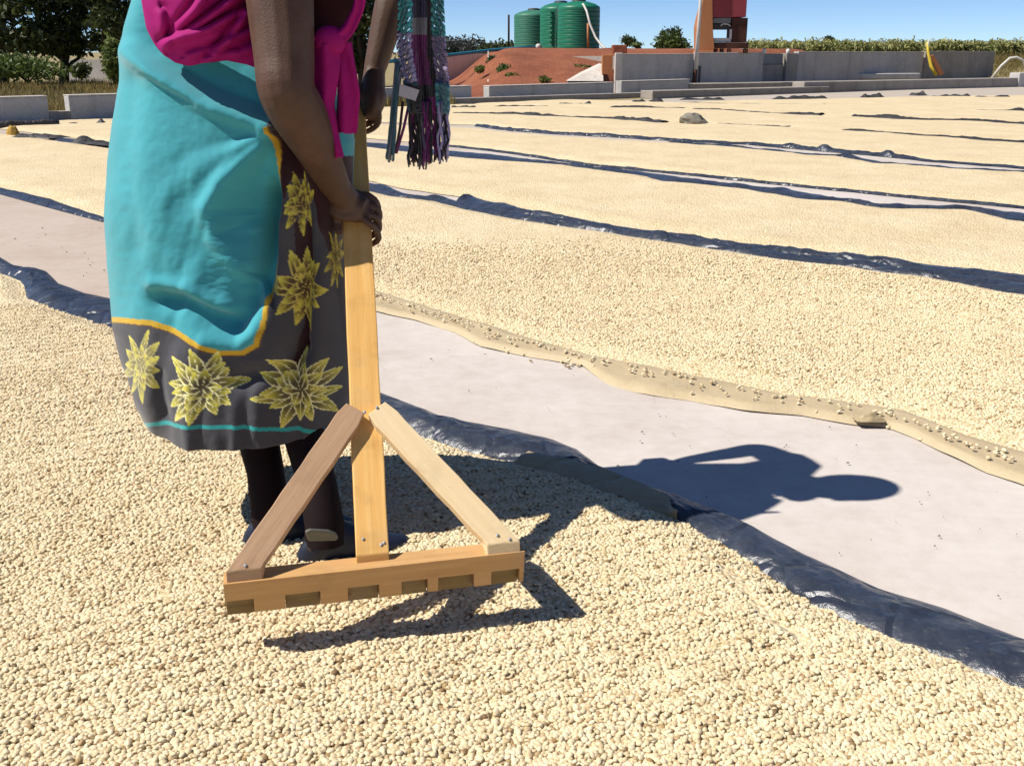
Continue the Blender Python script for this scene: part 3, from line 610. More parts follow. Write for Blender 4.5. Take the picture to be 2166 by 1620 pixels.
SG_B = lambda x: SG_(x) + 0.28
strip('thinnest black plastic strip, second last before the kerb',
      [(SG_, SG_B, s_of(1430, 219), s_of(1740, 222), 0.02, []),
       (SG_, SG_B, s_of(1990, 233), 10, lambda S: 0.03 + 0.04 * fbm(S * 0.8, S * 0, 132), [pk(2150, 236, 0.12, 0.15)])], 130, 'black_far', 0.6)
# ragged end pieces of sheet by the kerb, each one its own
ends = [(950, 1012, 231, 9), (1034, 1175, 229, 7), (1176, 1255, 223, 9), (1335, 1410, 219, 8), (1440, 1535, 212, 8), (1640, 1760, 211, 10), (1826, 1875, 207, 8), (1940, 1965, 203, 8), (1975, 2060, 206, 6), (2065, 2145, 208, 7)]
labs = ['ragged black sheet end beside the scarf', 'long crinkled black sheet end below the low grey wall', 'peaked black sheet end right of the crinkled one', 'small dark sheet heap left of the pale pole',
        'dark crumpled sheet end straight below the pale pole', 'pointed dark sheet heap below the wall recess', 'ragged sheet scrap below the middle of the long wall', 'little black knob of sheet left of the yellow plank',
        'flat dark sheet scrap below the yellow plank', 'last flat sheet scrap toward the right edge']
for q, (x0, x1, py, hpx) in enumerate(ends):
    A = G(x0, py)[:2]; B = G(x1, py - 0.5 if q % 2 else py)[:2]; m = 28; D = np.linalg.norm(B - A); dv = (B - A) / D; nv_ = np.array([-dv[1], dv[0]])
    uu = np.linspace(0, 1, m); kk = np.linspace(0, 1, 7); U, K = np.meshgrid(uu, kk)
    hh = 0.8 * hpx * A[1] / FPX * (0.25 + 0.85 * np.clip(fbm(U * 4, U * 0 + q, 141 + q, 3) + 0.5, 0, 1.4)) * sstep(0, 0.12, np.minimum(U, 1 - U))
    Z = hh * np.sin(np.pi * K) ** 0.7 * (1 + 0.4 * fbm(U * 9, K * 3, 150 + q, 3)) + 0.004
    xx = A[0] + dv[0] * D * U + nv_[0] * 0.35 * K; yy = A[1] + dv[1] * D * U + nv_[1] * 0.35 * K
    o = obj('sheet_scrap', np.stack([xx, yy, Z], -1).reshape(-1, 3), gridfaces(m, 7), M['black_far']); tag(o, labs[q], 'plastic sheet', 'ragged sheet ends near the kerb')
# left: dark roll, mustard lump and two crumpled pieces
mb = MB(); A = G(-60, 275); B = G(125, 268)
mb.tube([A + (B - A) * q + np.array([0, 0, 0.055 + 0.012 * math.sin(q * 17)]) for q in np.linspace(0, 1, 12)], [0.055 + 0.02 * random.random() for _ in range(12)], 9)
tag(mb.build('rolled_sheet', M['black_far'], smooth=True), 'rolled up black sheet lying along the left wall foot', 'rolled sheet')
c = G(28, 286); o = crumple('foam_lump', (c[0], c[1], 0), 0.10, 0.08, 0.15, M['yellow_rag'], 163); tag(o, 'mustard yellow lump on the beans at the left edge', 'lump')
for q, (x0, x1, py, lab) in enumerate([(20, 125, 297, 'grey crumpled sheet piece right of the mustard lump'), (148, 236, 308, 'dark sheet piece with a raised tip beside the skirt'), (130, 245, 268, 'torn black sheet end below the left wall gap')]):
    A = G(x0, py)[:2]; B = G(x1, py + (8 if q == 1 else 2 if q == 0 else -3))[:2]; m = 26; uu = np.linspace(0, 1, m); kk = np.linspace(0, 1, 8); U, K = np.meshgrid(uu, kk)
    dv = B - A; nv_ = np.array([-dv[1], dv[0]]) / np.linalg.norm(dv)
    hh = 0.045 * (0.3 + 0.9 * np.clip(fbm(U * 7, U * 0 + q, 171 + q, 4) + 0.4, 0, 1.4)) * sstep(0, 0.1, np.minimum(U, 1 - U))
    if q == 1: hh = hh + 0.035 * np.exp(-((U - 0.06) / 0.06) ** 2)
    if q == 2: hh = hh + 0.07 * np.exp(-((U - 0.75) / 0.05) ** 2)
    Z = hh * np.sin(np.pi * K) ** 0.7 * (1 + 0.4 * fbm(U * 9, K * 3, 180 + q, 3)) + 0.006 + (0.03 if q < 2 else 0)
    xx = A[0] + dv[0] * U + nv_[0] * 0.3 * K; yy = A[1] + dv[1] * U + nv_[1] * 0.3 * K
    tag(obj('sheet_scrap', np.stack([xx, yy, Z], -1).reshape(-1, 3), gridfaces(m, 8), M['black_far']), lab, 'plastic sheet', 'ragged sheet ends near the kerb')
# grey stone on the far beds
bm = bmesh.new(); bmesh.ops.create_icosphere(bm, subdivisions=3, radius=1.0); c = G(1470, 266)
for v in bm.verts:
    q = v.co; d = 1 + 0.34 * float(fbm(q.x * 1.6 + 5, q.y * 1.3 + q.z * 1.7, 191, 3))
    v.co = Vector((q.x * 0.235 * d, q.y * 0.2 * d, max(q.z, -0.3) * 0.145 * d + (-0.045 * q.x)))
me = bpy.data.meshes.new('stone'); bm.to_mesh(me); bm.free(); me.materials.append(M['stone'])
o = bpy.data.objects.new('stone', me); COL.objects.link(o); o.location = (c[0], c[1], 0.05); tag(o, 'grey brown stone lying on the far coffee beds', 'stone')
# litter on the bare concrete
mb = MB(); rg = random.Random(12)
for q in range(46):
    px = rg.uniform(790, 2300); t = rg.uniform(0.05, 0.95); s_, _ = sn(G(px, 760 + (px - 800) * 0.36))
    nn = float(R0_HI(s_)) + (float(B1_CON(s_)) - float(R0_HI(s_))) * t; x, y = xy(s_, nn); r = rg.uniform(0.002, 0.007); a = rg.uniform(0, 6.28)
    u = np.array([math.cos(a), math.sin(a), 0.1]) * r; w = np.array([-math.sin(a), math.cos(a), 0.25]) * r * 0.45
    c = np.array([x, y, 0.006]); mb.add([c - u, c - w * 0.7 + (0, 0, 0.002), c + u, c + w + (0, 0, 0.004)], [(0, 1, 2, 3)])
for q in range(30):
    px = rg.uniform(-100, 240); t = rg.uniform(0.05, 0.95); s_, _ = sn(G(px, 520 + px * 0.35)); nn = float(R0_HI(s_)) + (float(B1_CON(s_)) - float(R0_HI(s_))) * t
    x, y = xy(s_, nn); r = rg.uniform(0.004, 0.01); a = rg.uniform(0, 6.28); u = np.array([math.cos(a), math.sin(a), 0.1]) * r; w = np.array([-math.sin(a), math.cos(a), 0.25]) * r * 0.4
    c = np.array([x, y, 0.006]); mb.add([c - u, c - w, c + u, c + w + (0, 0, 0.004)], [(0, 1, 2, 3)])
tag(mb.build('leaf_litter', M['litter']), 'dry leaf flecks scattered over the bare concrete strip', 'litter', None, 'stuff')

# ------------------------------------------------------------------ walls, kerbs
LWA, LWB = G(0, 256), G(1290, 201)
def low_wall(x0, x1, h, lab, mat='conc2', group='low grey concrete walls round the floor'):
    p = online(LWA, LWB, x0); q = online(LWA, LWB, x1)
    t = thing('low_wall', (*((p + q) / 2), 0), lab, 'low wall', group)
    MB().wallseg(p, q, 0.22, -0.05, h - 0.025).build('wall_body', M[mat], t, bevel=0.02)
    d = (q - p) / np.linalg.norm(q - p); n_ = np.array([-d[1], d[0]])
    MB().wallseg(p - n_ * 0.012, q - n_ * 0.012, 0.245, h - 0.025, h).build('coping', M['coping'], t, bevel=0.008)
low_wall(-330, 106, 0.40, 'low grey wall ending at the gap, left edge of the picture')
low_wall(150, 420, 0.40, 'low grey wall right of the gap, running behind the skirt')
low_wall(425, 790, 0.38, 'low grey wall section hidden mostly behind the woman')
low_wall(795, 998, 0.36, 'short low grey wall behind the scarf')
low_wall(1035, 1298, 0.34, 'long low grey wall in front of the red mound')
low_wall(1314, 1458, 0.36, 'low grey wall in front of the blank block wall, left of the pale pole')
# threshold between the two left walls
p = online(LWA, LWB, 106); q = online(LWA, LWB, 150)
tag(MB().wallseg(p, q, 0.25, -0.05, 0.12).build('threshold', M['conc_rough'], bevel=0.01), 'worn brownish threshold filling the gap between left walls', 'threshold')
# kerb in front of the walls
A, B = G(900, 219), G(1462, 200)
tag(MB().wallseg(A, B, 0.25, -0.05, 0.09).build('kerb', M['conc_rough'], bevel=0.02), 'thin worn kerb in front of the long low wall', 'kerb')
A, B = G(1380, 206), G(1755, 195)
tag(MB().wallseg(A, B, 0.5, -0.05, 0.16).build('kerb', M['conc_rough'], bevel=0.02), 'worn lower step below the wall recess', 'kerb')
A, B = G(1458, 194), G(1790, 187)
tag(MB().wallseg(A, B, 0.7, -0.05, 0.22).build('ledge', M['conc_rough'], bevel=0.02), 'broken upper ledge below the middle wall', 'ledge')
A, B = G(1700, 196), G(2400, 178)
tag(MB().wallseg(A, B, 0.5, -0.05, 0.30).build('ledge', M['conc_rough'], bevel=0.03), 'long dark ledge running to the right edge', 'ledge')
p = online(A, B, 2152); q = online(A, B, 2260)
tag(MB().wallseg(p - np.array([0, 0.06]), q - np.array([0, 0.06]), 0.4, -0.02, 0.46).build('concrete_block', M['conc2'], bevel=0.03), 'pale concrete block on the ledge at the right edge', 'block')
# high wall
WA, WB = G(1310, 196), G(2100, 167)
hw = thing('block_wall', (*WA[:2], 0), 'long grey rendered block wall below the maize, built of several panels', 'wall')
def panel(x0, x1, z0, z1, mat, name='wall_panel', t=0.2, off=0.0):
    p = online(WA, WB, x0); q = online(WA, WB, x1); d = (q - p) / np.linalg.norm(q - p); n_ = np.array([-d[1], d[0]])
    return MB().wallseg(p + n_ * off, q + n_ * off, t, z0, z1).build(name, M[mat], hw, bevel=0.015)
panel(1312, 1464, -0.05, 1.06, 'conc'); panel(1474, 1611, 0.0, 1.09, 'conc')
panel(1613, 1657, 0.0, 0.72, 'conc_rough', off=0.05); panel(1659, 1683, 0, 1.09, 'conc_rough', 'pier', 0.24, -0.015); panel(1684, 1948, 0, 1.13, 'conc'); panel(1952, 2098, 0, 1.16, 'conc_rough')
panel(1312, 1464, 1.06, 1.085, 'coping', 'coping', 0.22, -0.01); panel(1474, 1607, 1.09, 1.12, 'coping', 'coping', 0.22, -0.01); panel(1684, 1948, 1.13, 1.15, 'coping', 'coping', 0.22, -0.01)
panel(1613, 1657, 0.74, 1.08, 'grey_steel', 'sluice_plate', 0.02, 0.10)
for px in (1612, 1662):
    p = online(WA, WB, px); MB().ball((p[0], p[1] + 0.05, 1.15), (0.07, 0.07, 0.09)).build('cap', M['white'], hw, True)
p = online(WA, WB, 1850)
MB().box((p[0] + 0.3, p[1] - 0.28, 0.26), (1.4, 0.5, 0), (-0.05, 0.15, 0), (0, 0, 0.10)).build('foot_slab', M['conc2'], hw, bevel=0.03)
# column, rusty block and chute left of the wall
p = online(WA, WB, 1305)
tag(MB().box((p[0], p[1] - 0.2, 0.55), (0.11, 0.02, 0), (0, 0.12, 0), (0, 0, 0.56)).build('concrete_post', M['conc_pale'], bevel=0.02), 'pale square concrete post at the left end of the block wall', 'post')
tag(MB().box((p[0] - 0.30, p[1] + 0.15, 0.78), (0.15, 0, 0), (0, 0.15, 0), (0, 0, 0.27)).build('rusty_box', M['orange'], bevel=0.01), 'rusty orange box beside the pale post', 'box')
a = P(1200, 172, 31.5); b_ = P(1276, 172, 31.5); c = P(1276, 136, 32.2)
vv = np.array([a, b_, c, a + [0, 1.6, 0], b_ + [0, 1.6, 0], c + [0, 1.6, 0]])
tag(obj('concrete_chute', vv, [(0, 1, 2), (3, 5, 4), (0, 2, 5, 3), (1, 4, 5, 2), (0, 3, 4, 1)], M['conc_pale'], smooth=False), 'sloping pale concrete chute left of the rusty box', 'chute')
# pale pole and its rusty foot
p = online(WA, WB, 1469); pt = thing('steel_pole', (p[0], p[1] - 0.35, 0), 'tall thin pale pole in front of the block wall', 'pole')
MB().tube([(p[0] - 0.06, p[1] - 0.35, 0.62), (p[0] - 0.02, p[1] - 0.35, 2.2), (p[0] + 0.03, p[1] - 0.35, 5.0)], [0.065, 0.05, 0.05], 10).build('shaft', M['pale_steel'], pt, True)
MB().tube([(p[0] - 0.10, p[1] - 0.35, 0.0), (p[0] - 0.06, p[1] - 0.35, 0.72)], [0.075, 0.05], 8).build('foot', M['brown'], pt, True)
MB().box((p[0] + 0.08, p[1] - 0.30, 0.36), (0.03, 0, 0), (0, 0.04, 0), (0.0, 0, 0.36)).build('strut', M['dark'], pt)
# yellow plank and its prop
p = online(WA, WB, 1951)
yt = thing('leaning_plank', (p[0], p[1] - 0.3, 0), 'yellow edged plank leaning against the long block wall', 'plank')
MB().tube([(p[0] + 0.33, p[1] - 0.55, 0.24), (p[0] + 0.12, p[1] - 0.4, 0.6), (p[0] + 0.02, p[1] - 0.2, 1.12), (p[0] - 0.02, p[1] - 0.1, 1.5)], [0.07, 0.07, 0.06, 0.04], 8).build('plank', M['yellow'], yt, True)
MB().box((p[0] + 0.38, p[1] - 0.28, 0.62), (0.26, 0.02, -0.36), (0.08, 0.0, 0.05), (0, 0.03, 0)).build('prop', M['orange'], yt)
MB().tube([(p[0] + 0.02, p[1] - 0.16, 1.1), (p[0], p[1] - 0.14, 1.62)], 0.035, 8).build('post', M['palepipe'], yt, True)
mb = MB(); mb.tube([P(2098, 166, 46), P(2118, 140, 46), P(2136, 124, 46), P(2150, 122, 46), P(2163, 128, 46), P(2172, 150, 46), P(2175, 166, 46)], 0.06, 8)
tag(mb.build('bent_hose', M['palepipe'], smooth=True), 'pale hose arched over the grass at the right edge', 'hose')

# ------------------------------------------------------------------ red mound, bank, tanks
xs = np.linspace(-9, 16, 110); ys = np.linspace(28.2, 66, 90); X, Y = np.meshgrid(xs, ys)
pxg = CX + FPX * X / (Y * CP + HC * SP)
lf = sstep(945, 1075, pxg + 30 * fbm(Y * 0.3, X * 0.3, 201, 3)); front = sstep(0, 1, (Y - 29.3 - 0.7 * fbm(X * 0.6, X * 0, 202)) / 10.5) ** 0.8
WPA, WPB = G(1310, 196)[:2], G(2100, 167)[:2]; wd_ = (WPB - WPA) / np.linalg.norm(WPB - WPA)
beh = (Y - WPA[1]) * wd_[0] - (X - WPA[0]) * wd_[1]; lf = lf * np.maximum(sstep(0.5, 3.0, beh), sstep(1302, 1285, pxg))
Z = -0.07 + 1.32 * lf * front * (1 - sstep(11, 15.5, X)) + 0.12 * fbm(X * 0.8, Y * 0.8, 203, 4) * lf * (1 - sstep(38, 42, Y)) * front
obj('red_mound', np.stack([X, Y, Z], -1).reshape(-1, 3), gridfaces(110, 90), M['soil'])['kind'] = 'structure'
def tank(px, Y, dia, hgt, z0, mat, lab, ladder=False):
    c = P(px, 100, Y); c[2] = z0; r = dia / 2; prof = []
    nb = 9; body = hgt * 0.86
    for k in range(nb):
        a = body * k / nb; b = body * (k + 1) / nb
        prof += [(r * 0.985, a), (r, a + 0.03), (r, b - 0.03), (r * 0.985, b)]
    prof += [(r * 0.97, body + 0.02), (r * 0.75, body + hgt * 0.07), (r * 0.4, body + hgt * 0.115), (r * 0.3, body + hgt * 0.12)]
    t = thing('water_tank', tuple(c), lab, 'water tank', 'green water tanks on the red mound')
    MB().lathe(c, prof, 40).build('tank_body', M[mat], t, True)
    MB().lathe(c + [0, 0, body + hgt * 0.11], [(r * 0.32, 0), (r * 0.32, 0.07), (r * 0.2, 0.1)], 20).build('lid', M['dark'], t, True)
    mb = MB()
    for k in range(nb - 1): mb.lathe(c + [0, 0, body * (k + 1) / nb - 0.012], [(r * 1.004, 0), (r * 1.012, 0.012), (r * 1.004, 0.024)], 40)
    mb.build('hoop', M[mat], t, True)
    if ladder:
        for k in range(7): MB().box(c + [-0.38, -r * 0.92, 0.28 + k * 0.19], (0.10, 0.03, 0), (0, 0.05, 0), (0, 0, 0.035)).build('rung', M[mat], t, bevel=0.02)
        MB().tube([c + [-0.18, -r * 1.02, 0.1], c + [-0.18, -r * 1.02, hgt * 0.9]], 0.02, 6).build('downpipe', M['dark'], t, True)
    return c
tank(1129, 47.8, 1.72, 1.62, 1.26, 'tank_old', 'faded green tank, leftmost and lowest on the mound')
tank(1185, 45.9, 1.72, 1.86, 1.25, 'tank', 'bright green tank in the middle with moulded steps', True)
tc = tank(1223, 44.2, 1.70, 1.84, 1.25, 'tank', 'bright green tank in front at the right with a hose over its lid')
mb = MB(); mb.tube([P(1226, 12, 43.9), P(1234, 10, 43.4), P(1241, 24, 43.0), P(1248, 52, 42.8), P(1260, 80, 42.6), P(1272, 96, 42.3), P(1290, 112, 41.5)], 0.045, 8)
tag(mb.build('overflow_hose', M['palepipe'], smooth=True), 'pale hose hanging from the front tank down to the soil', 'hose')
tag(MB().tube([P(1244, 101, 43.0), P(1243.5, 50, 43.0)], 0.045, 7).build('wooden_post', M['orange'], smooth=True), 'short rusty post at the right of the front tank', 'post')
tag(MB().tube([P(1076, 100, 46), P(1076, 32, 46)], 0.045, 7).build('wooden_post', M['bark'], smooth=True), 'thin dark post left of the faded tank', 'post')
pp = thing('supply_pipe', tuple(P(1040, 120, 40)), 'long teal pipe sloping from the tanks toward the scarf', 'pipe')
MB().tube([P(1144, 99.5, 43.5), P(1100, 102, 42.5), P(1040, 107, 41), P(952, 117, 39), P(800, 133, 36)], 0.062, 10).build('pipe_run', M['bluepipe'], pp, True)
MB().ball(P(1139, 99.5, 43.2), (0.12, 0.12, 0.12)).build('coupling', M['palepipe'], pp, True)
MB().tube([P(1033, 110, 40.5), P(1033, 178, 33)], 0.03, 6).build('pipe_support', M['palepipe'], pp, True)
tag(MB().wallseg(P(935, 140, 44)[:2], P(1033, 140, 50)[:2], 0.2, -0.05, 1.05).build('white_wall', M['white']), 'low white wall behind the bushes left of the mound', 'wall')
tag(MB().wallseg(P(1296, 120, 37)[:2], P(1326, 120, 37)[:2], 0.6, 0.9, 1.36).build('brick_stack', M['soil'], bevel=0.03), 'small red brick stack on the soil right of the tanks', 'stack')

# ------------------------------------------------------------------ pulping machine on its stand
mt = thing('pulping_machine', tuple(P(1530, 110, 32)), 'rust red hopper machine on a dark stand behind the block wall', 'machine')
Ym = 35.40; sc_ = lambda px, py, Y=Ym: P(px, py, Y)
out = [(1474, 108), (1474, 58), (1478, 38), (1483, 20), (1487, 0), (1488, -60), (1488, -140), (1507, -140), (1507, 0), (1508, 62), (1511, 103), (1505, 107)]
fr = [sc_(*q) for q in out]; bk = [q + np.array([0.05, 0.9, 0]) for q in fr]; m = len(out)
obj('side_plate', fr + bk, [tuple(range(m))[::-1], tuple(range(m, 2 * m))] + [(i, (i + 1) % m, m + (i + 1) % m, m + i) for i in range(m)], M['orange'], mt, False, bevel=0.01)
def pbox(x0, x1, y0, y1, Y0, d, mat, name, bev=0.015):
    a = P(x0, y0, Y0); b = P(x1, y1, Y0); c = (a + b) / 2
    return MB().box((c[0], Y0 + d / 2, c[2]), ((b[0] - a[0]) / 2, 0, 0), (0, d / 2, 0), (0, 0, abs(a[2] - b[2]) / 2)).build(name, M[mat], mt, bevel=bev)
pbox(1509, 1578, -140, 37, 35.55, 0.9, 'red', 'hopper'); pbox(1509, 1546, 38, 50, 35.65, 0.7, 'grey_steel', 'chute'); pbox(1509, 1546, 51, 63, 35.70, 0.65, 'dark', 'drum')
pbox(1510, 1546, 81, 90, 35.60, 0.5, 'pale_steel', 'tray'); pbox(1544, 1549, 62, 84, 35.60, 0.1, 'pale_steel', 'bracket')
pbox(1549, 1579, 38.5, 90, 35.60, 0.8, 'brown', 'stand_panel'); pbox(1511, 1583, 90.5, 103, 35.50, 0.9, 'brown', 'base_beam')
for x0, x1 in ((1512, 1518), (1525, 1531), (1541, 1547), (1575, 1582)): pbox(x0, x1, 103.5, 113, 35.50, 0.25, 'brown', 'foot')
pbox(1476, 1509, 108, 116, 35.30, 0.9, 'orange', 'plinth')
mb = MB(); mb.tube([P(1524, 55, 35.60), P(1530, 51, 35.55), P(1540, 52, 35.55), P(1545, 56, 35.60)], 0.02, 6); mb.build('handle', M['pale_steel'], mt, True)
# raised pad behind the wall that carries the machine
A = online(WA, WB, 1400); B = online(WA, WB, 1700)
tag(MB().wallseg(A + np.array([0.0, 0.3]), B + np.array([0, 0.3]), 6.0, -0.06, 1.0).build('platform', M['conc_rough']), None, None, None, 'structure')

# ------------------------------------------------------------------ vegetation
def leaves(centres, count, size, seed, flat=0.0, aspect=2.2):
    rg = np.random.default_rng(seed); cs = np.array([c[:3] for c in centres]); rs = np.array([c[3:6] for c in centres]); w = rs.prod(1) ** 0.66; w /= w.sum()
    idx = rg.choice(len(cs), count, p=w); d = rg.normal(size=(count, 3)); d /= np.linalg.norm(d, axis=1)[:, None]
    rad = rg.uniform(0.25, 1.0, count) ** 0.5; rad *= 1 + 0.18 * rg.normal(size=count)
    c = cs[idx] + d * rad[:, None] * rs[idx]
    u = rg.normal(size=(count, 3)); u[:, 2] *= (1 - flat); u /= np.linalg.norm(u, axis=1)[:, None]
    n_ = rg.normal(size=(count, 3)); n_[:, 2] += 0.8; w_ = np.cross(n_, u); w_ /= np.linalg.norm(w_, axis=1)[:, None]
    s = size * rg.uniform(0.6, 1.4, count)[:, None]
    v = np.stack([c - u * s, c + w_ * s / aspect, c + u * s, c - w_ * s / aspect], 1).reshape(-1, 3)
    f = np.arange(count * 4).reshape(-1, 4); return v, f
def tree(base, h, crown, count, size, mat, lab, cat='tree', group=None, seed=1, name='tree', r0=0.16, limbs=7):
    base = np.asarray(base, float); t = thing(name, tuple(base), lab, cat, group); rg = random.Random(seed)
    mb = MB(); top = np.array([base[0] + rg.uniform(-0.2, 0.2), base[1], base[2] + h * 0.75])
    pts = [base + (top - base) * q + np.array([0.10 * h * 0.3 * math.sin(q * 4 + seed), 0, 0]) for q in np.linspace(0, 1, 7)]
    mb.tube(pts, list(np.linspace(r0, r0 * 0.25, 7)), 8)
    for k in range(limbs):
        c = crown[k % len(crown)]; st = pts[rg.randint(1, 5)]; e = np.array(c[:3]) + np.array([rg.uniform(-1, 1) * c[3] * 0.7, rg.uniform(-1, 1) * c[4] * 0.7, rg.uniform(-0.3, 0.8) * c[5]])
        mid = (st + e) / 2 + np.array([rg.uniform(-0.2, 0.2), 0, rg.uniform(0.0, 0.25) * h * 0.3])
        q1 = (st + mid) / 2 + np.array([0, 0, 0.03 * h]); q2 = (mid + e) / 2 + np.array([rg.uniform(-.1, .1), 0, rg.uniform(-.1, .1)])
        mb.tube([st, q1, mid, q2, e], [r0 * 0.42, r0 * 0.34, r0 * 0.26, r0 * 0.17, r0 * 0.07], 6)
    mb.build('trunk', M['bark'], t, True)
    v, f = leaves(crown, count, size, seed); obj('crown', v, f, M[mat], t, False)
    return t
def clump(px, py, Y, rx, ry, rz): p = P(px, py, Y); return (*p, rx, ry, rz)
trees = [(10, 38, [(-60, 25, 2.0, 1.6, 0.5), (20, 12, 1.6, 1.5, 0.35), (-20, 85, 1.7, 1.5, 0.45), (60, 75, 1.0, 1.2, 0.5), (0, -90, 2.4, 2, 1.0), (80, -60, 1.5, 1.5, 0.8)], 'leaf_dark', 'dark leafy tree at the left edge with low spreading limbs', 5200),
         (135, 39.5, [(125, 60, 1.1, 1.2, 0.55), (165, 40, 0.8, 1.0, 0.35), (90, 95, 1.2, 1.2, 0.38), (150, 100, 0.9, 1.0, 0.35), (140, -70, 1.8, 1.8, 0.9), (190, 5, 0.9, 0.9, 0.3), (110, 10, 0.8, 0.9, 0.25)], 'leaf_dark', 'dark tree with a thick short trunk above the green bush', 5200),
         (240, 37, [(235, 45, 0.8, 1.0, 0.5), (262, 20, 0.9, 1.0, 0.4), (270, 80, 0.8, 0.9, 0.6), (240, -60, 1.5, 1.6, 0.9), (215, 85, 0.5, 0.7, 0.35)], 'leaf_dark', 'open crowned dark tree beside the turquoise skirt', 3600),
         (400, 40, [(360, 30, 1.6, 1.4, 1.0), (440, 60, 1.6, 1.4, 0.9), (400, -60, 2.2, 1.8, 1.2)], 'leaf_dark', 'dark tree behind the woman', 2200),
         (765, 38, [(765, 30, 0.75, 1.0, 0.75), (720, 70, 0.8, 1.0, 0.7), (790, 100, 0.7, 0.9, 0.55), (700, -60, 1.4, 1.5, 1.0), (745, 130, 0.8, 0.8, 0.4)], 'leaf_dark', 'dark tree seen between her two arms', 4800)]
for q, (px, Y, cr, mat, lab, cnt) in enumerate(trees):
    b = P(px, 150, Y); b[2] = -0.05
    tree(b, 3.4, [clump(a, c, Y + ((k * 37) % 5 - 2) * 0.35, d, e, f) for k, (a, c, d, e, f) in enumerate(cr)], cnt, 0.13, mat, lab, 'tree', 'dark trees along the left boundary', 11 + q, 'tree', 0.2, 10)
def bush(px, py, Y, rx, rz, cnt, size, mat, lab, seed, group=None, z0=None, name='bush'):
    c = P(px, py, Y); base = (c[0], Y, (c[2] - rz) if z0 is None else z0); rg = random.Random(seed)
    t = thing(name, base, lab, 'bush', group); cr = [(c[0] + rg.uniform(-.5, .5) * rx, Y + rg.uniform(-.4, .4) * rx, c[2] + rg.uniform(-.3, .25) * rz, rx * rg.uniform(.45, .7), rx * .6, rz * rg.uniform(.5, .8)) for _ in range(6)]
    mb = MB()
    for k in range(5):
        e = cr[k]; mb.tube([base, (np.array(base) + np.array(e[:3])) / 2 + [0.05, 0, 0.05], (e[0], e[1], e[2] + e[5] * 0.5)], [0.03, 0.022, 0.008], 5)
    mb.build('stem', M['bark'], t, True); v, f = leaves(cr, cnt, size, seed); v[:, 2] = np.maximum(v[:, 2], base[2] - 0.02); obj('foliage', v, f, M[mat], t, False)
bush(55, 140, 33, 1.25, 0.48, 3600, 0.075, 'leaf_mid', 'rounded green bush below the dark trees at the left', 31)
bush(-90, 135, 34, 1.3, 0.6, 1500, 0.08, 'leaf_mid', 'green bush just beyond the left edge', 32)
bush(235, 125, 33.5, 0.55, 0.75, 2200, 0.085, 'leaf_light', 'taller bright green bush beside the skirt', 33)
bush(170, 150, 34.5, 0.35, 0.3, 500, 0.08, 'leaf_dark', 'small dark bush in front of the white wall', 34)
a = P(145, 150, 43); b_ = P(262, 150, 43)
tag(MB().wallseg(a[:2], b_[:2], 0.3, -0.05, 0.85).build('white_wall', M['white']), 'low white wall glimpsed between the dark trunks at left', 'wall')
for q, (px, py, Y, rx, rz, cnt, mat, lab) in enumerate([(1067, 146, 34, 0.25, 0.22, 420, 'leaf_mid', 'green shrub at the left foot of the red mound'), (1015, 145, 34.5, 0.22, 0.15, 260, 'leaf_light', 'olive shrub left of the pipe support'),
        (1043, 128, 37, 0.22, 0.24, 300, 'leaf_dark', 'dark shrub under the teal pipe'), (1125, 150, 34.5, 0.30, 0.12, 300, 'leaf_mid', 'flat green patch in the middle of the red slope'), (1085, 160, 33, 0.25, 0.12, 220, 'leaf_light', 'low weed near the foot of the red slope'),
        (1150, 168, 32, 0.24, 0.1, 200, 'leaf_light', 'small weed above the low wall'), (1225, 143, 34.5, 0.42, 0.14, 420, 'leaf_mid', 'wide weed patch above the concrete chute'), (1258, 136, 35.5, 0.3, 0.1, 240, 'leaf_light', 'pale weed patch left of the rusty box')]):
    bush(px, py, Y, rx, rz, cnt, 0.055, mat, lab, 41 + q, 'weeds on the red mound', name='shrub')
# shrubs along the field
bush(1425, 92, 52, 1.0, 0.55, 1500, 0.10, 'leaf_mid', 'tangled shrub left of the pale pole', 61, 'shrubs behind the wall')
bush(1420, 75, 52.5, 0.55, 0.5, 420, 0.09, 'leaf_dark', 'dark thin top of the shrub left of the pole', 62, 'shrubs behind the wall')
bush(1327, 86, 70, 0.6, 0.4, 700, 0.09, 'leaf_dark', 'small round dark shrub between tank and pole', 63, 'shrubs behind the wall')
bush(1345, 96, 62, 0.4, 0.25, 300, 0.08, 'leaf_mid', 'tiny shrub right of the brick stack', 64, 'shrubs behind the wall')
c = P(1755, 90, 96); b_ = np.array([c[0], 96, 0.6])
tree(b_, 2.4, [(c[0], 96, c[2] - .05, 0.55, 0.55, 0.5), (c[0] - .2, 96, c[2] + .2, 0.35, 0.4, 0.35)], 900, 0.12, 'leaf_dark', 'single round dark tree standing above the maize', 'tree', None, 71, 'tree', 0.1, 5)
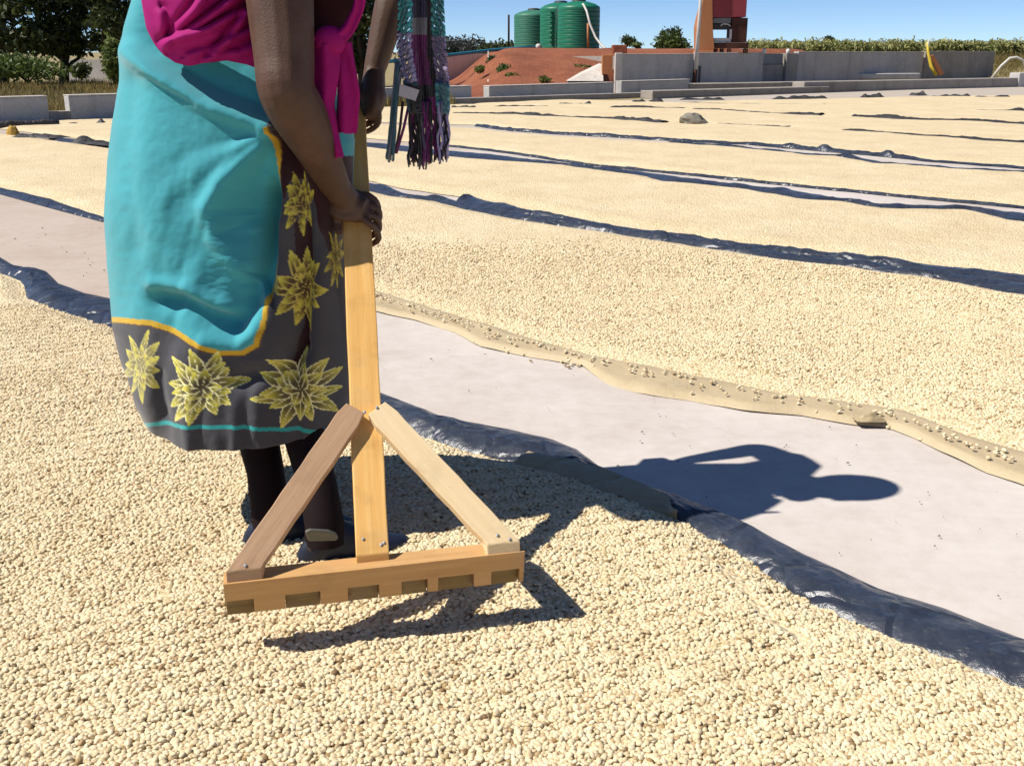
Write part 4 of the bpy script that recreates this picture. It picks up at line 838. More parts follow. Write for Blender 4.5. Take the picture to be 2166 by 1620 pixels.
# far grey treeline left of the tanks
for q, (px, py, rx, rz) in enumerate([(962, 98, 1.4, 0.75), (990, 94, 1.4, 0.85), (1018, 100, 1.3, 0.65), (1045, 102, 1.1, 0.6), (1075, 100, 0.9, 0.65), (1095, 104, 0.8, 0.5), (930, 98, 1.5, 0.8), (895, 96, 1.6, 0.9)]):
    Y = 78 + (q * 7 % 5) * 1.5; c = P(px, py, Y)
    mat = 'leaf_grey' if px < 1040 else 'leaf_dark'
    tree((c[0], Y, -0.05), 2.0, [(c[0] - rx * .4, Y, c[2] - .1, rx * .7, rx * .6, rz * .9), (c[0] + rx * .4, Y, c[2] - .2, rx * .7, rx * .6, rz * .9), (c[0], Y, c[2] - 0.9, rx, rx * .6, rz)], 1100, 0.14, mat,
         ['grey green tree right behind the scarf', 'highest tree of the far grey row', 'grey tree in the middle of the far row', 'dark tree above the teal pipe', 'dark bushy tree below the thin post', 'low dark tree touching the faded tank', 'far tree hidden by the scarf', 'far tree left of the scarf'][q], 'tree', 'far trees left of the tanks', 81 + q, 'tree', 0.12, 5)
# maize field: nobody could count it
rg = np.random.default_rng(91); K = 5200
yy = 62 + 62 * rg.uniform(0, 1, K) ** 1.6; pxs = rg.uniform(1575, 2330, K); xx = (pxs - CX) / FPX * (yy * CP + 0.35)
hh = rg.normal(1.0, 0.09, K) * (1.74 + 0.004 * (yy - 62)) * 0.74; VV = []; 
for k in range(K):
    b = np.array([xx[k], yy[k], 0.25]); H_ = hh[k]
    VV.append(np.array([b + [-.02, 0, 0], b + [.02, 0, 0], b + [.012, 0, H_], b + [-.012, 0, H_]]))
    for j in range(9):
        a = rg.uniform(0, 6.28); z = H_ * (0.3 + 0.72 * j / 9); d = np.array([math.cos(a), math.sin(a), 0]); L = rg.uniform(0.25, 0.5); w = np.array([-d[1], d[0], 0.3]) * 0.05
        s0 = b + [0, 0, z]; m1 = s0 + d * L * 0.5 + [0, 0, L * 0.45]; e = s0 + d * L + [0, 0, L * rg.uniform(-0.25, 0.5)]
        VV.append(np.array([s0 - w * .5, s0 + w * .5, m1 + w, m1 - w])); VV.append(np.array([m1 - w, m1 + w, e + w * .15, e - w * .15]))
VV = np.concatenate(VV)
tag(obj('maize_field', VV, np.arange(len(VV)).reshape(-1, 4), M['maize'], smooth=False), 'wide field of maize plants along the horizon beyond the block wall', 'maize field', None, 'stuff')
# field bank
xs = np.linspace(8, 60, 40); ys = np.linspace(47, 140, 30); X, Y = np.meshgrid(xs, ys)
Z = -0.08 + 0.85 * sstep(47, 56, Y) * sstep(8, 11, X) + 0.06 * fbm(X * .5, Y * .5, 95)
obj('field_bank', np.stack([X, Y, Z], -1).reshape(-1, 3), gridfaces(40, 30), M['earth'])['kind'] = 'structure'
# dry grass
def grass(name, boxes, seed, lab, hgt):
    rg = np.random.default_rng(seed); V = []
    for (x0, x1, Y0, Y1, cnt, zf) in boxes:
        y = rg.uniform(Y0, Y1, cnt); px = rg.uniform(x0, x1, cnt); x = (px - CX) / FPX * (y * CP + 0.34); z = zf(x, y)
        ok = fbm(x * .5, y * .5, 97, 3) > -0.25; x, y, z = x[ok], y[ok], z[ok]; n_ = len(x)
        a = rg.uniform(0, 6.28, n_); h = hgt * rg.uniform(0.4, 1.3, n_) * (0.7 + 0.5 * fbm(x * .8, y * .8, 98, 2)); lx = np.cos(a) * h * rg.uniform(0.1, 0.7, n_); ly = np.sin(a) * h * 0.4; w = 0.018
        v = np.stack([np.stack([x - w, y, z - .02], -1), np.stack([x + w, y, z - .02], -1), np.stack([x + lx, y + ly, z + h], -1)], 1).reshape(-1, 3); V.append(v)
    V = np.concatenate(V); tag(obj(name, V, np.arange(len(V)).reshape(-1, 3), M['straw'], smooth=False), lab, 'grass', None, 'stuff')
flat = lambda x, y: x * 0 - 0.05
grass('dry_grass', [(-300, 330, 19.5, 31, 26000, flat), (330, 960, 24, 34, 16000, flat), (-300, 300, 31, 42, 9000, flat)], 96, 'dry straw coloured grass behind the low left walls', 0.28)
bankz = lambda x, y: -0.08 + 0.85 * sstep(47, 56, y)
grass('dry_grass', [(2090, 2300, 45.5, 58, 7000, bankz), (1590, 2100, 57, 62, 6000, bankz)], 99, 'dry grass bank at the right edge and along the maize', 0.32)

# ------------------------------------------------------------------ the rake
def nrmz(v): v = np.asarray(v, float); return v / np.linalg.norm(v)
BL, BR = G(472, 1236, 0.197), G(1110, 1166, 0.197)
av = nrmz(BR - BL); BLEN = np.linalg.norm(BR - BL); fwd = np.array([av[1], -av[0], 0.0])          # fwd: horizontal, toward the camera
HB = G(790, 1190, 0.200); HT = P(743, 200, 2.645); hb = nrmz(HT - HB)
hn = nrmz(np.cross(av, hb)); ha = nrmz(np.cross(hb, hn))
def on_plane(px, py, off=0.0):
    d = ray(px, py); o = np.array([0, 0, HC]); p0 = HB + hn * off
    return o + d * (np.dot(p0 - o, hn) / np.dot(d, hn))
rk = thing('wooden_rake', tuple(G(780, 1330)), 'wooden coffee rake with two slanting braces, gripped upright by the woman', 'rake')
def board(name, p, q, w, th, mat, vcut=True, round_top=False):       # p top, q bottom, both on the front face
    p = np.asarray(p, float); q = np.asarray(q, float); d = nrmz(q - p); s = nrmz(np.cross(hn, d)); up = np.array([0, 0, 1.0])
    v, uv = [], []
    L = np.linalg.norm(q - p); k = 12
    for i in range(k + 1):
        c = p + (q - p) * i / k; ww = w / 2 * (0.82 if (round_top and i == 0) else 1.0) + 0.0007 * math.sin(i * 2.1)
        off = -hn * th if not (vcut and i == k) else -up * min(th / np.dot(hn, up), 0.031) - hb * 0.004
        sd = s if not (vcut and i == k) else av * np.sign(np.dot(av, s)) / max(abs(np.dot(av, s)), 0.45)
        for (sx, o, vv) in ((-1, 0, 0), (1, 0, w), (1, 1, w + th), (-1, 1, 2 * w + th)):
            v.append(c + sd * ww * sx + off * o); uv.append((L * i / k + hash(name) % 7, vv))
    f = []
    for i in range(k):
        for j in range(4): f.append((i * 4 + j, (i + 1) * 4 + j, (i + 1) * 4 + (j + 1) % 4, i * 4 + (j + 1) % 4))
    f.append((0, 1, 2, 3)); e = k * 4; f.append((e + 3, e + 2, e + 1, e))
    return obj(name, v, f, M[mat], rk, False, uv=uv, bevel=0.0022)
TOP = on_plane(742, 176)
board('handle', TOP, on_plane(788, 1172), 0.064, 0.026, 'wood')
board('brace', on_plane(752, 862, 0.020), on_plane(515, 1205, 0.020), 0.052, 0.024, 'wood_shaded', True, True)['label'] = 'brace on the left, its shading painted in as darker brown'
board('brace', on_plane(797, 862, 0.021), on_plane(1066, 1148, 0.021), 0.055, 0.024, 'wood_pale', True, True)['label'] = 'pale cream brace on the right'
# beam with notches cut in its lower edge
BH, BT = 0.072, 0.052; dn = np.array([0, 0, -1.0]); tilt = nrmz(dn - fwd * 0.16)
NOT = [(0.0, 0.09), (0.19, 0.305), (0.395, 0.50), (0.575, 0.665), (0.70, 0.825), (0.885, 0.985)]
prof = [(0, 0), (1, 0)]; low = [(0, BH)]
low = []
x = 0.0
for a_, b_ in NOT:
    if a_ > 0: low += [(x, BH), (a_, BH)]
    low += [(a_, BH * 0.56), (b_, BH * 0.56)]; x = b_
low += [(x, BH), (1, BH)]
bm = bmesh.new(); uvl = bm.loops.layers.uv.new('UVMap')
def bp(u, h, t): return BL + av * (BLEN * u) + tilt * h - fwd * t
cols = sorted(set([0.0, 1.0] + [c for ab in NOT for c in ab])); quads = []
for i in range(len(cols) - 1):
    m_ = (cols[i] + cols[i + 1]) / 2; cut = any(a_ < m_ < b_ for a_, b_ in NOT)
    quads.append((cols[i], cols[i + 1], BH * 0.56 if cut else BH, cut))
vc = {}
def bv(u, h, t):
    k = (round(u, 4), round(h, 5), round(t, 4))
    if k not in vc: vc[k] = bm.verts.new(bp(u, h, t))
    return vc[k]
def bface(pts):
    f = bm.faces.new([bv(*p) for p in pts])
    for l, p in zip(f.loops, pts): l[uvl].uv = (p[0] * BLEN, p[1] + p[2] * 1.3)
mid = BH * 0.56
for (u0, u1, h, cut) in quads:
    bface([(u0, 0, 0), (u0, mid, 0), (u1, mid, 0), (u1, 0, 0)]); bface([(u0, 0, BT), (u1, 0, BT), (u1, mid, BT), (u0, mid, BT)])
    bface([(u0, 0, 0), (u1, 0, 0), (u1, 0, BT), (u0, 0, BT)])
    if cut: bface([(u0, mid, 0), (u0, mid, BT), (u1, mid, BT), (u1, mid, 0)])
    else:
        bface([(u0, mid, 0), (u0, BH, 0), (u1, BH, 0), (u1, mid, 0)]); bface([(u0, mid, BT), (u1, mid, BT), (u1, BH, BT), (u0, BH, BT)])
        bface([(u0, BH, 0), (u0, BH, BT), (u1, BH, BT), (u1, BH, 0)])
        bface([(u0, mid, 0), (u0, mid, BT), (u0, BH, BT), (u0, BH, 0)]); bface([(u1, mid, 0), (u1, BH, 0), (u1, BH, BT), (u1, mid, BT)])
bface([(0, 0, 0), (0, 0, BT), (0, mid, BT), (0, mid, 0)]); bface([(1, 0, 0), (1, mid, 0), (1, mid, BT), (1, 0, BT)])
bmesh.ops.recalc_face_normals(bm, faces=bm.faces)
org = ORG[rk.name]
for v in bm.verts: v.co -= Vector(org)
me = bpy.data.meshes.new('crossbar'); bm.to_mesh(me); bm.free(); me.materials.append(M['wood_beam'])
o = bpy.data.objects.new('crossbar', me); COL.objects.link(o); o.parent = rk
for a_, b_ in NOT:                                   # a dark olive tooth set back in every notch
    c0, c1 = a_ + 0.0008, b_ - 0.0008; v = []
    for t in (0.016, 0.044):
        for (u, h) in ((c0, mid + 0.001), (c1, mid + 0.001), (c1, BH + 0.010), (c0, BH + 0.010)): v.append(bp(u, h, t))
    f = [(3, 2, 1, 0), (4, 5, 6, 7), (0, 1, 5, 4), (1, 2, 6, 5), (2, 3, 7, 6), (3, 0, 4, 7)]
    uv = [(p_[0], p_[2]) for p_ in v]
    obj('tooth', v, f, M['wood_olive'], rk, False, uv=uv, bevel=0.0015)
for px, py, off in ((519, 1196, .0205), (771, 872, .0205), (797, 862, .0215), (1052, 1132, .0215), (1078, 1140, .0215), (768, 1140, 0), (806, 1152, 0), (812, 1148, 0)):
    c = on_plane(px, py, off); MB().tube([c - hn * 0.002, c + hn * 0.0018], 0.0032, 8).build('nail', M['steel'], rk, True)

# ------------------------------------------------------------------ the woman
pc = G(600, 1150, 0.04)
woman = thing('person', (pc[0], pc[1], 0.03), 'woman in turquoise wrap skirt and pink tied cloth, bending to hold the rake', 'person')
body = MB()
PEL = P(480, 250, 2.46)
toA, heA = G(745, 1088, 0.05), G(527, 1136, 0.05); toB, heB = G(896, 1122, 0.05), G(640, 1174, 0.05)
for (hip, knee, he, to) in ((P(500, 300, 2.46), P(525, 700, 2.43), heA, toA), (P(545, 300, 2.54), P(622, 720, 2.45), heB, toB)):
    d = nrmz(to - he); ank = he + d * 0.055 + np.array([0, 0, 0.055]); calf = knee * 0.62 + ank * 0.38 - d * 0.018
    body.tube([PEL * 0.4 + hip * 0.6, hip, hip * 0.5 + knee * 0.5, knee, calf, knee * 0.22 + ank * 0.78, ank + [0, 0, 0.01], ank - [0, 0, 0.02]], [0.10, 0.096, 0.078, 0.052, 0.046, 0.034, 0.033, 0.036], 14)
    body.limb([he + d * 0.01 + [0, 0, .015], he + d * 0.06 + [0, 0, .02], he + d * 0.14 + [0, 0, .004], he + d * 0.205 + [0, 0, -.004]], [0.022, 0.024, 0.020, 0.010], 12)
W1, W2, CH, NK, HD = P(545, 70, 2.49), P(600, -20, 2.47), P(665, -120, 2.44), P(758, -180, 2.43), P(852, -238, 2.40)
body.ball(PEL + [0, 0.03, 0], (0.19, 0.12, 0.14)); body.tube([PEL, W1, W2, CH, CH * .6 + NK * .4], [0.12, 0.115, 0.13, 0.145, 0.10], 18)
body.ball(P(650, 80, 2.43), (0.085, 0.09, 0.12))
body.tube([CH * .5 + NK * .5, NK, HD * .7 + NK * .3], [0.065, 0.052, 0.055], 12)
hd = nrmz(np.array([0.80, -0.12, -0.59])); hu = nrmz(np.array([0.59, 0, 0.80])); hs = nrmz(np.cross(hu, hd))   # face forward, crown up, side
body.ball(HD, (0.098, 0.075, 0.105), 20, 14, axes=np.array([hd, hs, hu])); body.ball(HD + hd * 0.045 - hu * 0.055, (0.052, 0.052, 0.058), 16, 10, axes=np.array([hd, hs, hu]))
body.tube([HD + hd * 0.088 + hu * 0.015, HD + hd * 0.105 - hu * 0.012, HD + hd * 0.112 - hu * 0.03], [0.009, 0.013, 0.016], 8)
body.ball(HD + hd * 0.095 - hu * 0.062, (0.012, 0.026, 0.007), 10, 6, axes=np.array([hd, hs, hu])); body.ball(HD + hd * 0.094 - hu * 0.075, (0.012, 0.022, 0.008), 10, 6, axes=np.array([hd, hs, hu]))
for sgn in (-1, 1): body.ball(HD + hs * sgn * 0.077 - hd * 0.01 - hu * 0.015, (0.02, 0.01, 0.032), 10, 6, axes=np.array([hd, hs, hu]))
# near (right) arm
def on_handle(py):
    lo, hi = 0.0, 1.4
    for _ in range(40):
        m_ = (lo + hi) / 2; p = HB + hb * m_
        if proj(*p)[1] > py: lo = m_
        else: hi = m_
    return HB + hb * lo
SH, EL, WR = P(584, -110, 2.30), P(606, 190, 2.215), P(712, 398, 2.335)
hc = on_handle(462)
body.tube([CH * .5 + SH * .5, SH], [0.10, 0.074], 14)
body.limb([SH, SH * .6 + EL * .4, EL * .8 + SH * .2, EL, EL * .75 + WR * .25, EL * .4 + WR * .6, WR], [0.074, 0.069, 0.062, 0.059, 0.058, 0.046, 0.033], 16)
palm = hc + hn * 0.031 - ha * 0.020 + hb * 0.014
body.limb([WR, WR * .5 + palm * .5 + hn * 0.004, palm, hc + hn * 0.028 + ha * 0.016], [0.033, 0.032, 0.035, 0.030], 14)
body.ball(palm, (0.052, 0.047, 0.021), 14, 10, axes=np.array([ha, hb, hn]))
for q, (o_, r_, L) in enumerate(((0.036, .0090, 1.0), (0.0115, .0094, 1.08), (-0.0130, .0090, 1.02), (-0.0365, .0080, 0.85))):
    sag = -hb * 0.010
    kn = hc + hb * (o_ + 0.006) + ha * 0.018 + hn * 0.031
    body.limb([palm * .6 + kn * .4, kn, hc + hb * o_ + ha * 0.043 * L + hn * 0.020 + sag * .4, hc + hb * o_ + ha * 0.047 + hn * -0.014 + sag, hc + hb * o_ + ha * 0.026 - hn * 0.040 + sag, hc + hb * o_ + ha * (0.026 - 0.026 * L) - hn * 0.041 + sag], [r_, r_ * 1.08, r_, r_, r_ * .92, r_ * .72], 10)
tb = hc - ha * 0.040 + hn * 0.022 + hb * 0.022
body.limb([palm - ha * 0.02 + hb * 0.01, tb, hc - ha * 0.046 + hn * 0.012 - hb * 0.012, hc - ha * 0.042 + hn * 0.006 - hb * 0.048], [0.016, 0.0145, 0.012, 0.0085], 10)
# far (left) arm
SH2, EL2, WR2 = P(770, -220, 2.58), P(842, -40, 2.72), P(792, 150, 2.665)
hc2 = on_handle(218)
body.tube([CH * .4 + NK * .2 + SH2 * .4, SH2], [0.09, 0.060], 14)
body.limb([SH2, SH2 * .5 + EL2 * .5, EL2, EL2 * .7 + WR2 * .3, EL2 * .3 + WR2 * .7, WR2], [0.060, 0.052, 0.043, 0.042, 0.034, 0.027], 14)
pm2 = hc2 + ha * 0.050 + hn * 0.012
body.limb([WR2, WR2 * .4 + pm2 * .6, pm2, hc2 + ha * 0.044 - hb * 0.045], [0.027, 0.030, 0.034, 0.018], 12); body.ball(pm2, (0.022, 0.048, 0.036), 12, 8, axes=np.array([ha, hb, hn]))
for q, (o_, r_) in enumerate(((0.034, .0088), (0.0100, .0092), (-0.0140, .0088), (-0.0375, .0078))):
    kn = hc2 + hb * o_ + ha * 0.062 + hn * 0.010
    body.limb([pm2, kn, hc2 + hb * (o_ - .008) + ha * 0.062 - hn * 0.022, hc2 + hb * (o_ - .014) + ha * 0.036 - hn * 0.043, hc2 + hb * (o_ - .016) + ha * 0.004 - hn * 0.044], [r_, r_ * 1.1, r_, r_ * .95, r_ * .75], 10)
body.tube([pm2 + hb * 0.02, hc2 + ha * 0.034 + hn * 0.026 + hb * 0.03, hc2 + ha * 0.008 + hn * 0.024 + hb * 0.022, hc2 - ha * 0.014 + hn * 0.020 + hb * 0.010], [0.014, 0.0125, 0.011, 0.008], 10)
bo = body.build('body', M['skin'], woman, True)
rm = bo.modifiers.new('skin', 'REMESH'); rm.mode = 'VOXEL'; rm.voxel_size = 0.0036; rm.use_smooth_shade = True
smo = bo.modifiers.new('smooth', 'SMOOTH'); smo.factor = 0.5; smo.iterations = 5
for sgn in (-1, 1):
    e = MB(); e.ball(HD + hd * 0.082 + hs * sgn * 0.031 + hu * 0.004, 0.0125, 12, 8); e.build('eye', M['white'], woman, True)
hw_ = MB(); hw_.ball(HD + hu * 0.02 - hd * 0.018, (0.112, 0.090, 0.105), 20, 14, axes=np.array([hd, hs, hu])); hw_.ball(HD - hd * 0.10 + hu * 0.02, (0.05, 0.05, 0.05), 12, 8)
hwo = hw_.build('head_wrap', M['maroon'], woman, True); r2 = hwo.modifiers.new('wrap', 'REMESH'); r2.mode = 'VOXEL'; r2.voxel_size = 0.007; r2.use_smooth_shade = True
bl = MB(); bl.tube([PEL * .3 + W1 * .7, W1, W2, CH, CH * .55 + NK * .45], [0.126, 0.124, 0.142, 0.158, 0.11], 20); bl.ball(P(652, 78, 2.425), (0.102, 0.10, 0.135)); bl.ball(P(690, -20, 2.43), (0.08, 0.10, 0.10))
bl.tube([CH * .5 + SH * .5, SH, SH * .75 + EL * .25], [0.11, 0.086, 0.082], 22); bl.tube([CH * .5 + SH2 * .5, SH2, SH2 * .7 + EL2 * .3], [0.10, 0.072, 0.066], 14)
blo = bl.build('blouse', M['maroon'], woman, True); r3 = blo.modifiers.new('blouse', 'REMESH'); r3.mode = 'VOXEL'; r3.voxel_size = 0.007; r3.use_smooth_shade = True
sm3 = blo.modifiers.new('smooth', 'SMOOTH'); sm3.iterations = 8
# shoes
for he, to, lab in ((heA, toA, None), (heB, toB, None)):
    d = nrmz(to - he); s_ = np.array([-d[1], d[0], 0]); L = 0.265; n_ = 22; v = []; seg = 18
    for i in range(n_):
        t = i / (n_ - 1); w = 0.046 * (math.sin(math.pi * min(max(t * 0.96 + 0.02, 0), 1)) ** 0.42) * (0.86 + 0.28 * math.exp(-((t - .70) / .22) ** 2)); hh = 0.108 * (1 - 0.62 * float(sstep(0.25, 0.95, t))) * (0.7 + 0.3 * math.exp(-((t - .24) / .2) ** 2)) * (math.sin(math.pi * min(t * .97 + .015, 1)) ** 0.5)
        c = he + d * (L * t - 0.012)
        for k in range(seg):
            th = 2 * math.pi * k / seg; zz = math.sin(th); v.append(c + s_ * w * math.cos(th) + np.array([0, 0, -0.012 + (hh * zz if zz > 0 else 0.014 * zz)]))
    f = gridfaces(seg, n_, True).tolist() + [tuple(range(seg))[::-1], tuple((n_ - 1) * seg + k for k in range(seg))]
    sh = obj('shoe', v, f, M['shoe'], woman)
    v2 = []
    for i in range(n_):
        t = i / (n_ - 1); w = 0.050 * (math.sin(math.pi * min(max(t * 0.97 + 0.015, 0), 1)) ** 0.42) * (0.86 + 0.28 * math.exp(-((t - .70) / .22) ** 2)); c = he + d * ((L + .012) * t - 0.018)
        for (a_, b_) in ((-1, -.026), (1, -.026), (1, -.010), (-1, -.010)): v2.append(c + s_ * w * a_ + np.array([0, 0, b_]))
    f2 = gridfaces(4, n_, True).tolist() + [(0, 1, 2, 3), tuple((n_ - 1) * 4 + k for k in range(4))]
    obj('sole', v2, f2, M['dark'], sh, False)
c = P(682, 1134, 2.092); tg = MB()
for k in range(1): pass
d = nrmz(toB - heB); s_ = np.array([-d[1], d[0], 0]); ux = nrmz(d * 0.9 + np.array([0, 0, -0.15])); uy = nrmz(np.array([-0.05, -0.35, 0.93])); un = np.cross(ux, uy)
ol = [(-.034, -.016), (-.036, .014), (-.024, .020), (.018, .014), (.034, .004), (.036, -.010), (.028, -.018)]
v = [c + ux * a_ + uy * b_ - un * t for t in (0, 0.010) for a_, b_ in ol]; m_ = len(ol)
obj('shoe_tongue', v, [tuple(range(m_))[::-1], tuple(range(m_, 2 * m_))] + [(i, (i + 1) % m_, m_ + (i + 1) % m_, m_ + i) for i in range(m_)], M['shoe_grey'], woman, False, bevel=0.004)['label'] = 'pale edged grey shoe tongue'
# dark red leggings
lg = MB()
for knee, he, to in ((P(525, 700, 2.43), heA, toA), (P(622, 720, 2.45), heB, toB)):
    d = nrmz(to - he); ank = he + d * 0.055 + np.array([0, 0, 0.055]); calf = knee * 0.62 + ank * 0.38 - d * 0.018
    one = MB(); one.tube([knee + [0, 0, 0.03], knee, calf, knee * 0.22 + ank * 0.78, ank + [0, 0, 0.01], ank - [0, 0, 0.03]], [0.060, 0.058, 0.053, 0.044, 0.045, 0.049], 18, cap=False); one.build('legging', M['legging'], woman, True)

# ---- wrap skirt: closed cloth shell with the printed border
def dpoly(x, y, pts):
    x = np.asarray(x, float); best = np.full(x.shape, 1e9)
    for (x0, y0), (x1, y1) in zip(pts[:-1], pts[1:]):
        dx, dy = x1 - x0, y1 - y0; t = np.clip(((x - x0) * dx + (y - y0) * dy) / (dx * dx + dy * dy + 1e-9), 0, 1)
        best = np.minimum(best, np.hypot(x - x0 - t * dx, y - y0 - t * dy))
    return best
def inpoly(x, y, pts):
    c = np.zeros(np.shape(x), bool); n_ = len(pts)
    for i in range(n_):
        x0, y0 = pts[i]; x1, y1 = pts[(i + 1) % n_]
        hit = ((y0 > y) != (y1 > y)) & (x < (x1 - x0) * (y - y0) / (y1 - y0 + 1e-12) + x0); c ^= hit
    return c
CYS = 2.44
LO = [(-80, 300), (0, 284), (60, 268), (100, 262), (170, 260), (260, 246), (340, 237), (450, 232), (560, 239), (680, 250), (740, 267), (820, 300), (860, 322), (910, 352), (960, 372)]
RO = [(-80, 560), (60, 590), (130, 620), (180, 690), (230, 735), (300, 748), (400, 742), (500, 728), (600, 745), (700, 752), (820, 746), (880, 732), (930, 708), (960, 690)]
LOy, LOx = np.array(LO).T; ROy, ROx = np.array(RO).T
def halfdepth(z): return 0.125 + 0.085 * sstep(1.24, 0.78, z) + 0.055 * sstep(0.8, 0.3, z)
def xspan(z):
    dep = CYS * CP - (z - HC) * SP; up = CYS * SP + (z - HC) * CP; py = CY - FPX * up / dep
    return (np.interp(py, LOy, LOx) - CX) / FPX * dep, (np.interp(py, ROy, ROx) - CX) / FPX * dep
NT_F, NT_B, NZ = 300, 70, 430
th = np.concatenate([np.pi + np.linspace(0, np.pi, NT_F, endpoint=False), np.linspace(0, np.pi, NT_B, endpoint=False)])   # front half first (left to right), then back
zz = np.linspace(1.285, 0.292, NZ); TH, ZZ = np.meshgrid(th, zz)
xl, xr = xspan(ZZ); ax_ = (xr - xl) / 2; cx_ = (xr + xl) / 2
ct, st = np.cos(TH), np.sin(TH); e_ = 1.0
Xs = cx_ + ax_ * np.sign(ct) * np.abs(ct) ** e_; Ys = CYS + halfdepth(ZZ) * np.sign(st) * np.abs(st) ** e_
front = np.clip(-st, 0, 1) ** 0.6
PX, PY = proj(Xs, Ys, ZZ)
def side(x, y, pts):        # signed distance: positive to the right of the walk along pts
    d = dpoly(x, y, pts); sg = np.zeros(np.shape(x)); best = np.full(np.shape(x), 1e9)
    for (x0, y0), (x1, y1) in zip(pts[:-1], pts[1:]):
        dx, dy = x1 - x0, y1 - y0; t = np.clip(((x - x0) * dx + (y - y0) * dy) / (dx * dx + dy * dy + 1e-9), 0, 1); q = np.hypot(x - x0 - t * dx, y - y0 - t * dy)
        cr = dx * (y - y0) - dy * (x - x0); m_ = q < best; sg = np.where(m_, -np.sign(cr), sg); best = np.where(m_, q, best)
    return d * sg
g_ = lambda d, w: np.exp(-(d / w) ** 2)
D = np.zeros_like(Xs)
A1 = [(270, 110), (340, 160), (430, 215), (520, 250), (585, 272)]
s1 = side(PX, PY, A1)                                   # above the pleat: cloth falls back under the pink bundle
D += (0.024 * g_(s1, 20) - 0.034 * sstep(0, 34, s1) * sstep(250, 330, PX)) * sstep(620, 560, PX) * sstep(330, 280, PY)
A1b = [(300, 150), (370, 195), (440, 228)]; D += -0.009 * g_(dpoly(PX, PY, A1b), 9) * sstep(295, 345, PX) * sstep(450, 380, PX)
A2 = [(585, 276), (520, 325), (465, 385), (440, 440), (455, 500), (505, 560)]
s2 = side(PX, PY, A2)
D += 0.016 * g_(dpoly(PX, PY, A2), 22) - 0.060 * sstep(0, 105, s2) * sstep(280, 340, PY) * sstep(700, 560, PY) * sstep(600, 560, PX)
A3 = [(345, 632), (400, 640), (450, 672), (500, 686), (530, 640), (556, 540), (566, 420)]
D += -0.030 * g_(dpoly(PX, PY, A3), 24) + 0.016 * g_(dpoly(PX, PY, [(330, 600), (400, 608), (460, 640), (505, 655)]), 16) + 0.018 * g_(dpoly(PX, PY, [(440, 722), (500, 726), (545, 700)]), 24)
D += 0.012 * g_(dpoly(PX, PY, [(330, 150), (300, 300), (320, 480), (400, 600)]), 60) - 0.008 * g_(dpoly(PX, PY, [(285, 170), (270, 320), (285, 520)]), 26)
A4 = [(600, 300), (640, 420), (648, 560), (640, 700), (610, 790)]; D += -0.040 * g_(dpoly(PX, PY, A4), 24)
A5 = [(690, 500), (708, 620), (722, 720)]; D += -0.024 * g_(dpoly(PX, PY, A5), 11)
D += 0.016 * g_(dpoly(PX, PY, [(670, 480), (680, 640), (672, 800), (650, 940)]), 26) + 0.012 * g_(dpoly(PX, PY, [(600, 480), (590, 620), (560, 760), (545, 940)]), 28)
D += -0.026 * g_(dpoly(PX, PY, [(640, 740), (560, 790), (500, 806)]), 20) + 0.010 * g_(dpoly(PX, PY, [(400, 760), (420, 860), (430, 950)]), 40) - 0.010 * g_(dpoly(PX, PY, [(335, 790), (345, 880)]), 12)
wr = sstep(420, 470, PX) * sstep(560, 520, PX) * sstep(420, 470, PY) * sstep(690, 620, PY)
D += 0.004 * wr * fbm(PX / 60, PY / 14, 301, 3) + 0.003 * fbm(PX / 90, PY / 60, 302, 3) + 0.0008 * fbm(PX / 14, PY / 14, 303, 2)
warp = PX + 26 * fbm(PX / 120, PY / 260, 304, 2); D += (0.009 * np.sin(warp / 15.0) + 0.003 * np.sin(warp / 7.3 + 1)) * sstep(770, 960, PY) + 0.0035 * np.sin(warp / 21.0) * sstep(500, 700, PY)
ang = np.arctan2(PY - 262, 600 - PX); rad = np.hypot(PY - 262, 600 - PX); D += 0.0045 * np.sin(ang * 17 + 2.5 * fbm(PX / 160, PY / 160, 305, 2)) * sstep(40, 110, rad) * sstep(330, 200, rad) * sstep(0.1, 0.5, ang) * sstep(1.75, 1.3, ang)
D += 0.0045 * fbm(PX / 34 + PY / 160, PY / 120, 306, 2) * sstep(300, 420, PY)
bk_ = 0.012 * np.sin(TH * 9) * sstep(1.0, 0.4, ZZ)
Ys = Ys - D * front + bk_ * np.clip(st, 0, 1); Xs = Xs - 0.25 * D * front
# print
QX = np.where(st > 0, 2 * 490 - PX, PX); QY = np.where(st > 0, proj(Xs, np.full_like(Ys, 2.26), ZZ)[1], PY)
TURQ, GREY, YEL, TEAL = (0.05, 0.34, 0.40), (0.062, 0.062, 0.074), (0.60, 0.38, 0.03), (0.03, 0.36, 0.36)
LINE = [(150, 672), (250, 677), (320, 682), (380, 706), (430, 729), (470, 745), (520, 742), (550, 724), (563, 690), (566, 640), (573, 600), (582, 520), (584, 400), (579, 300), (574, 272)]
turq = inpoly(QX, QY, LINE + [(574, 240), (760, 230), (760, -400), (150, -400)]); farright = (QX > 700) & (QY < 345) & (QY > 150)
Cc = np.empty(Xs.shape + (3,)); Cc[:] = GREY; Cc[turq] = TURQ
mar = inpoly(QX, QY, [(584, 275), (745, 275), (745, 470), (704, 486), (694, 540), (664, 440), (640, 380), (606, 385), (596, 430), (586, 470)]) | inpoly(QX, QY, [(620, 470), (656, 470), (654, 620), (645, 720), (612, 792), (592, 792), (632, 690), (622, 600)])
Cc[mar & ~turq] = (0.030, 0.006, 0.010)
Cc[inpoly(QX, QY, [(706, 330), (760, 330), (760, 240), (712, 240)])] = TURQ
lw = np.where(QY < 470, 4.0, 5.5); Cc[dpoly(QX, QY, LINE) < lw] = YEL
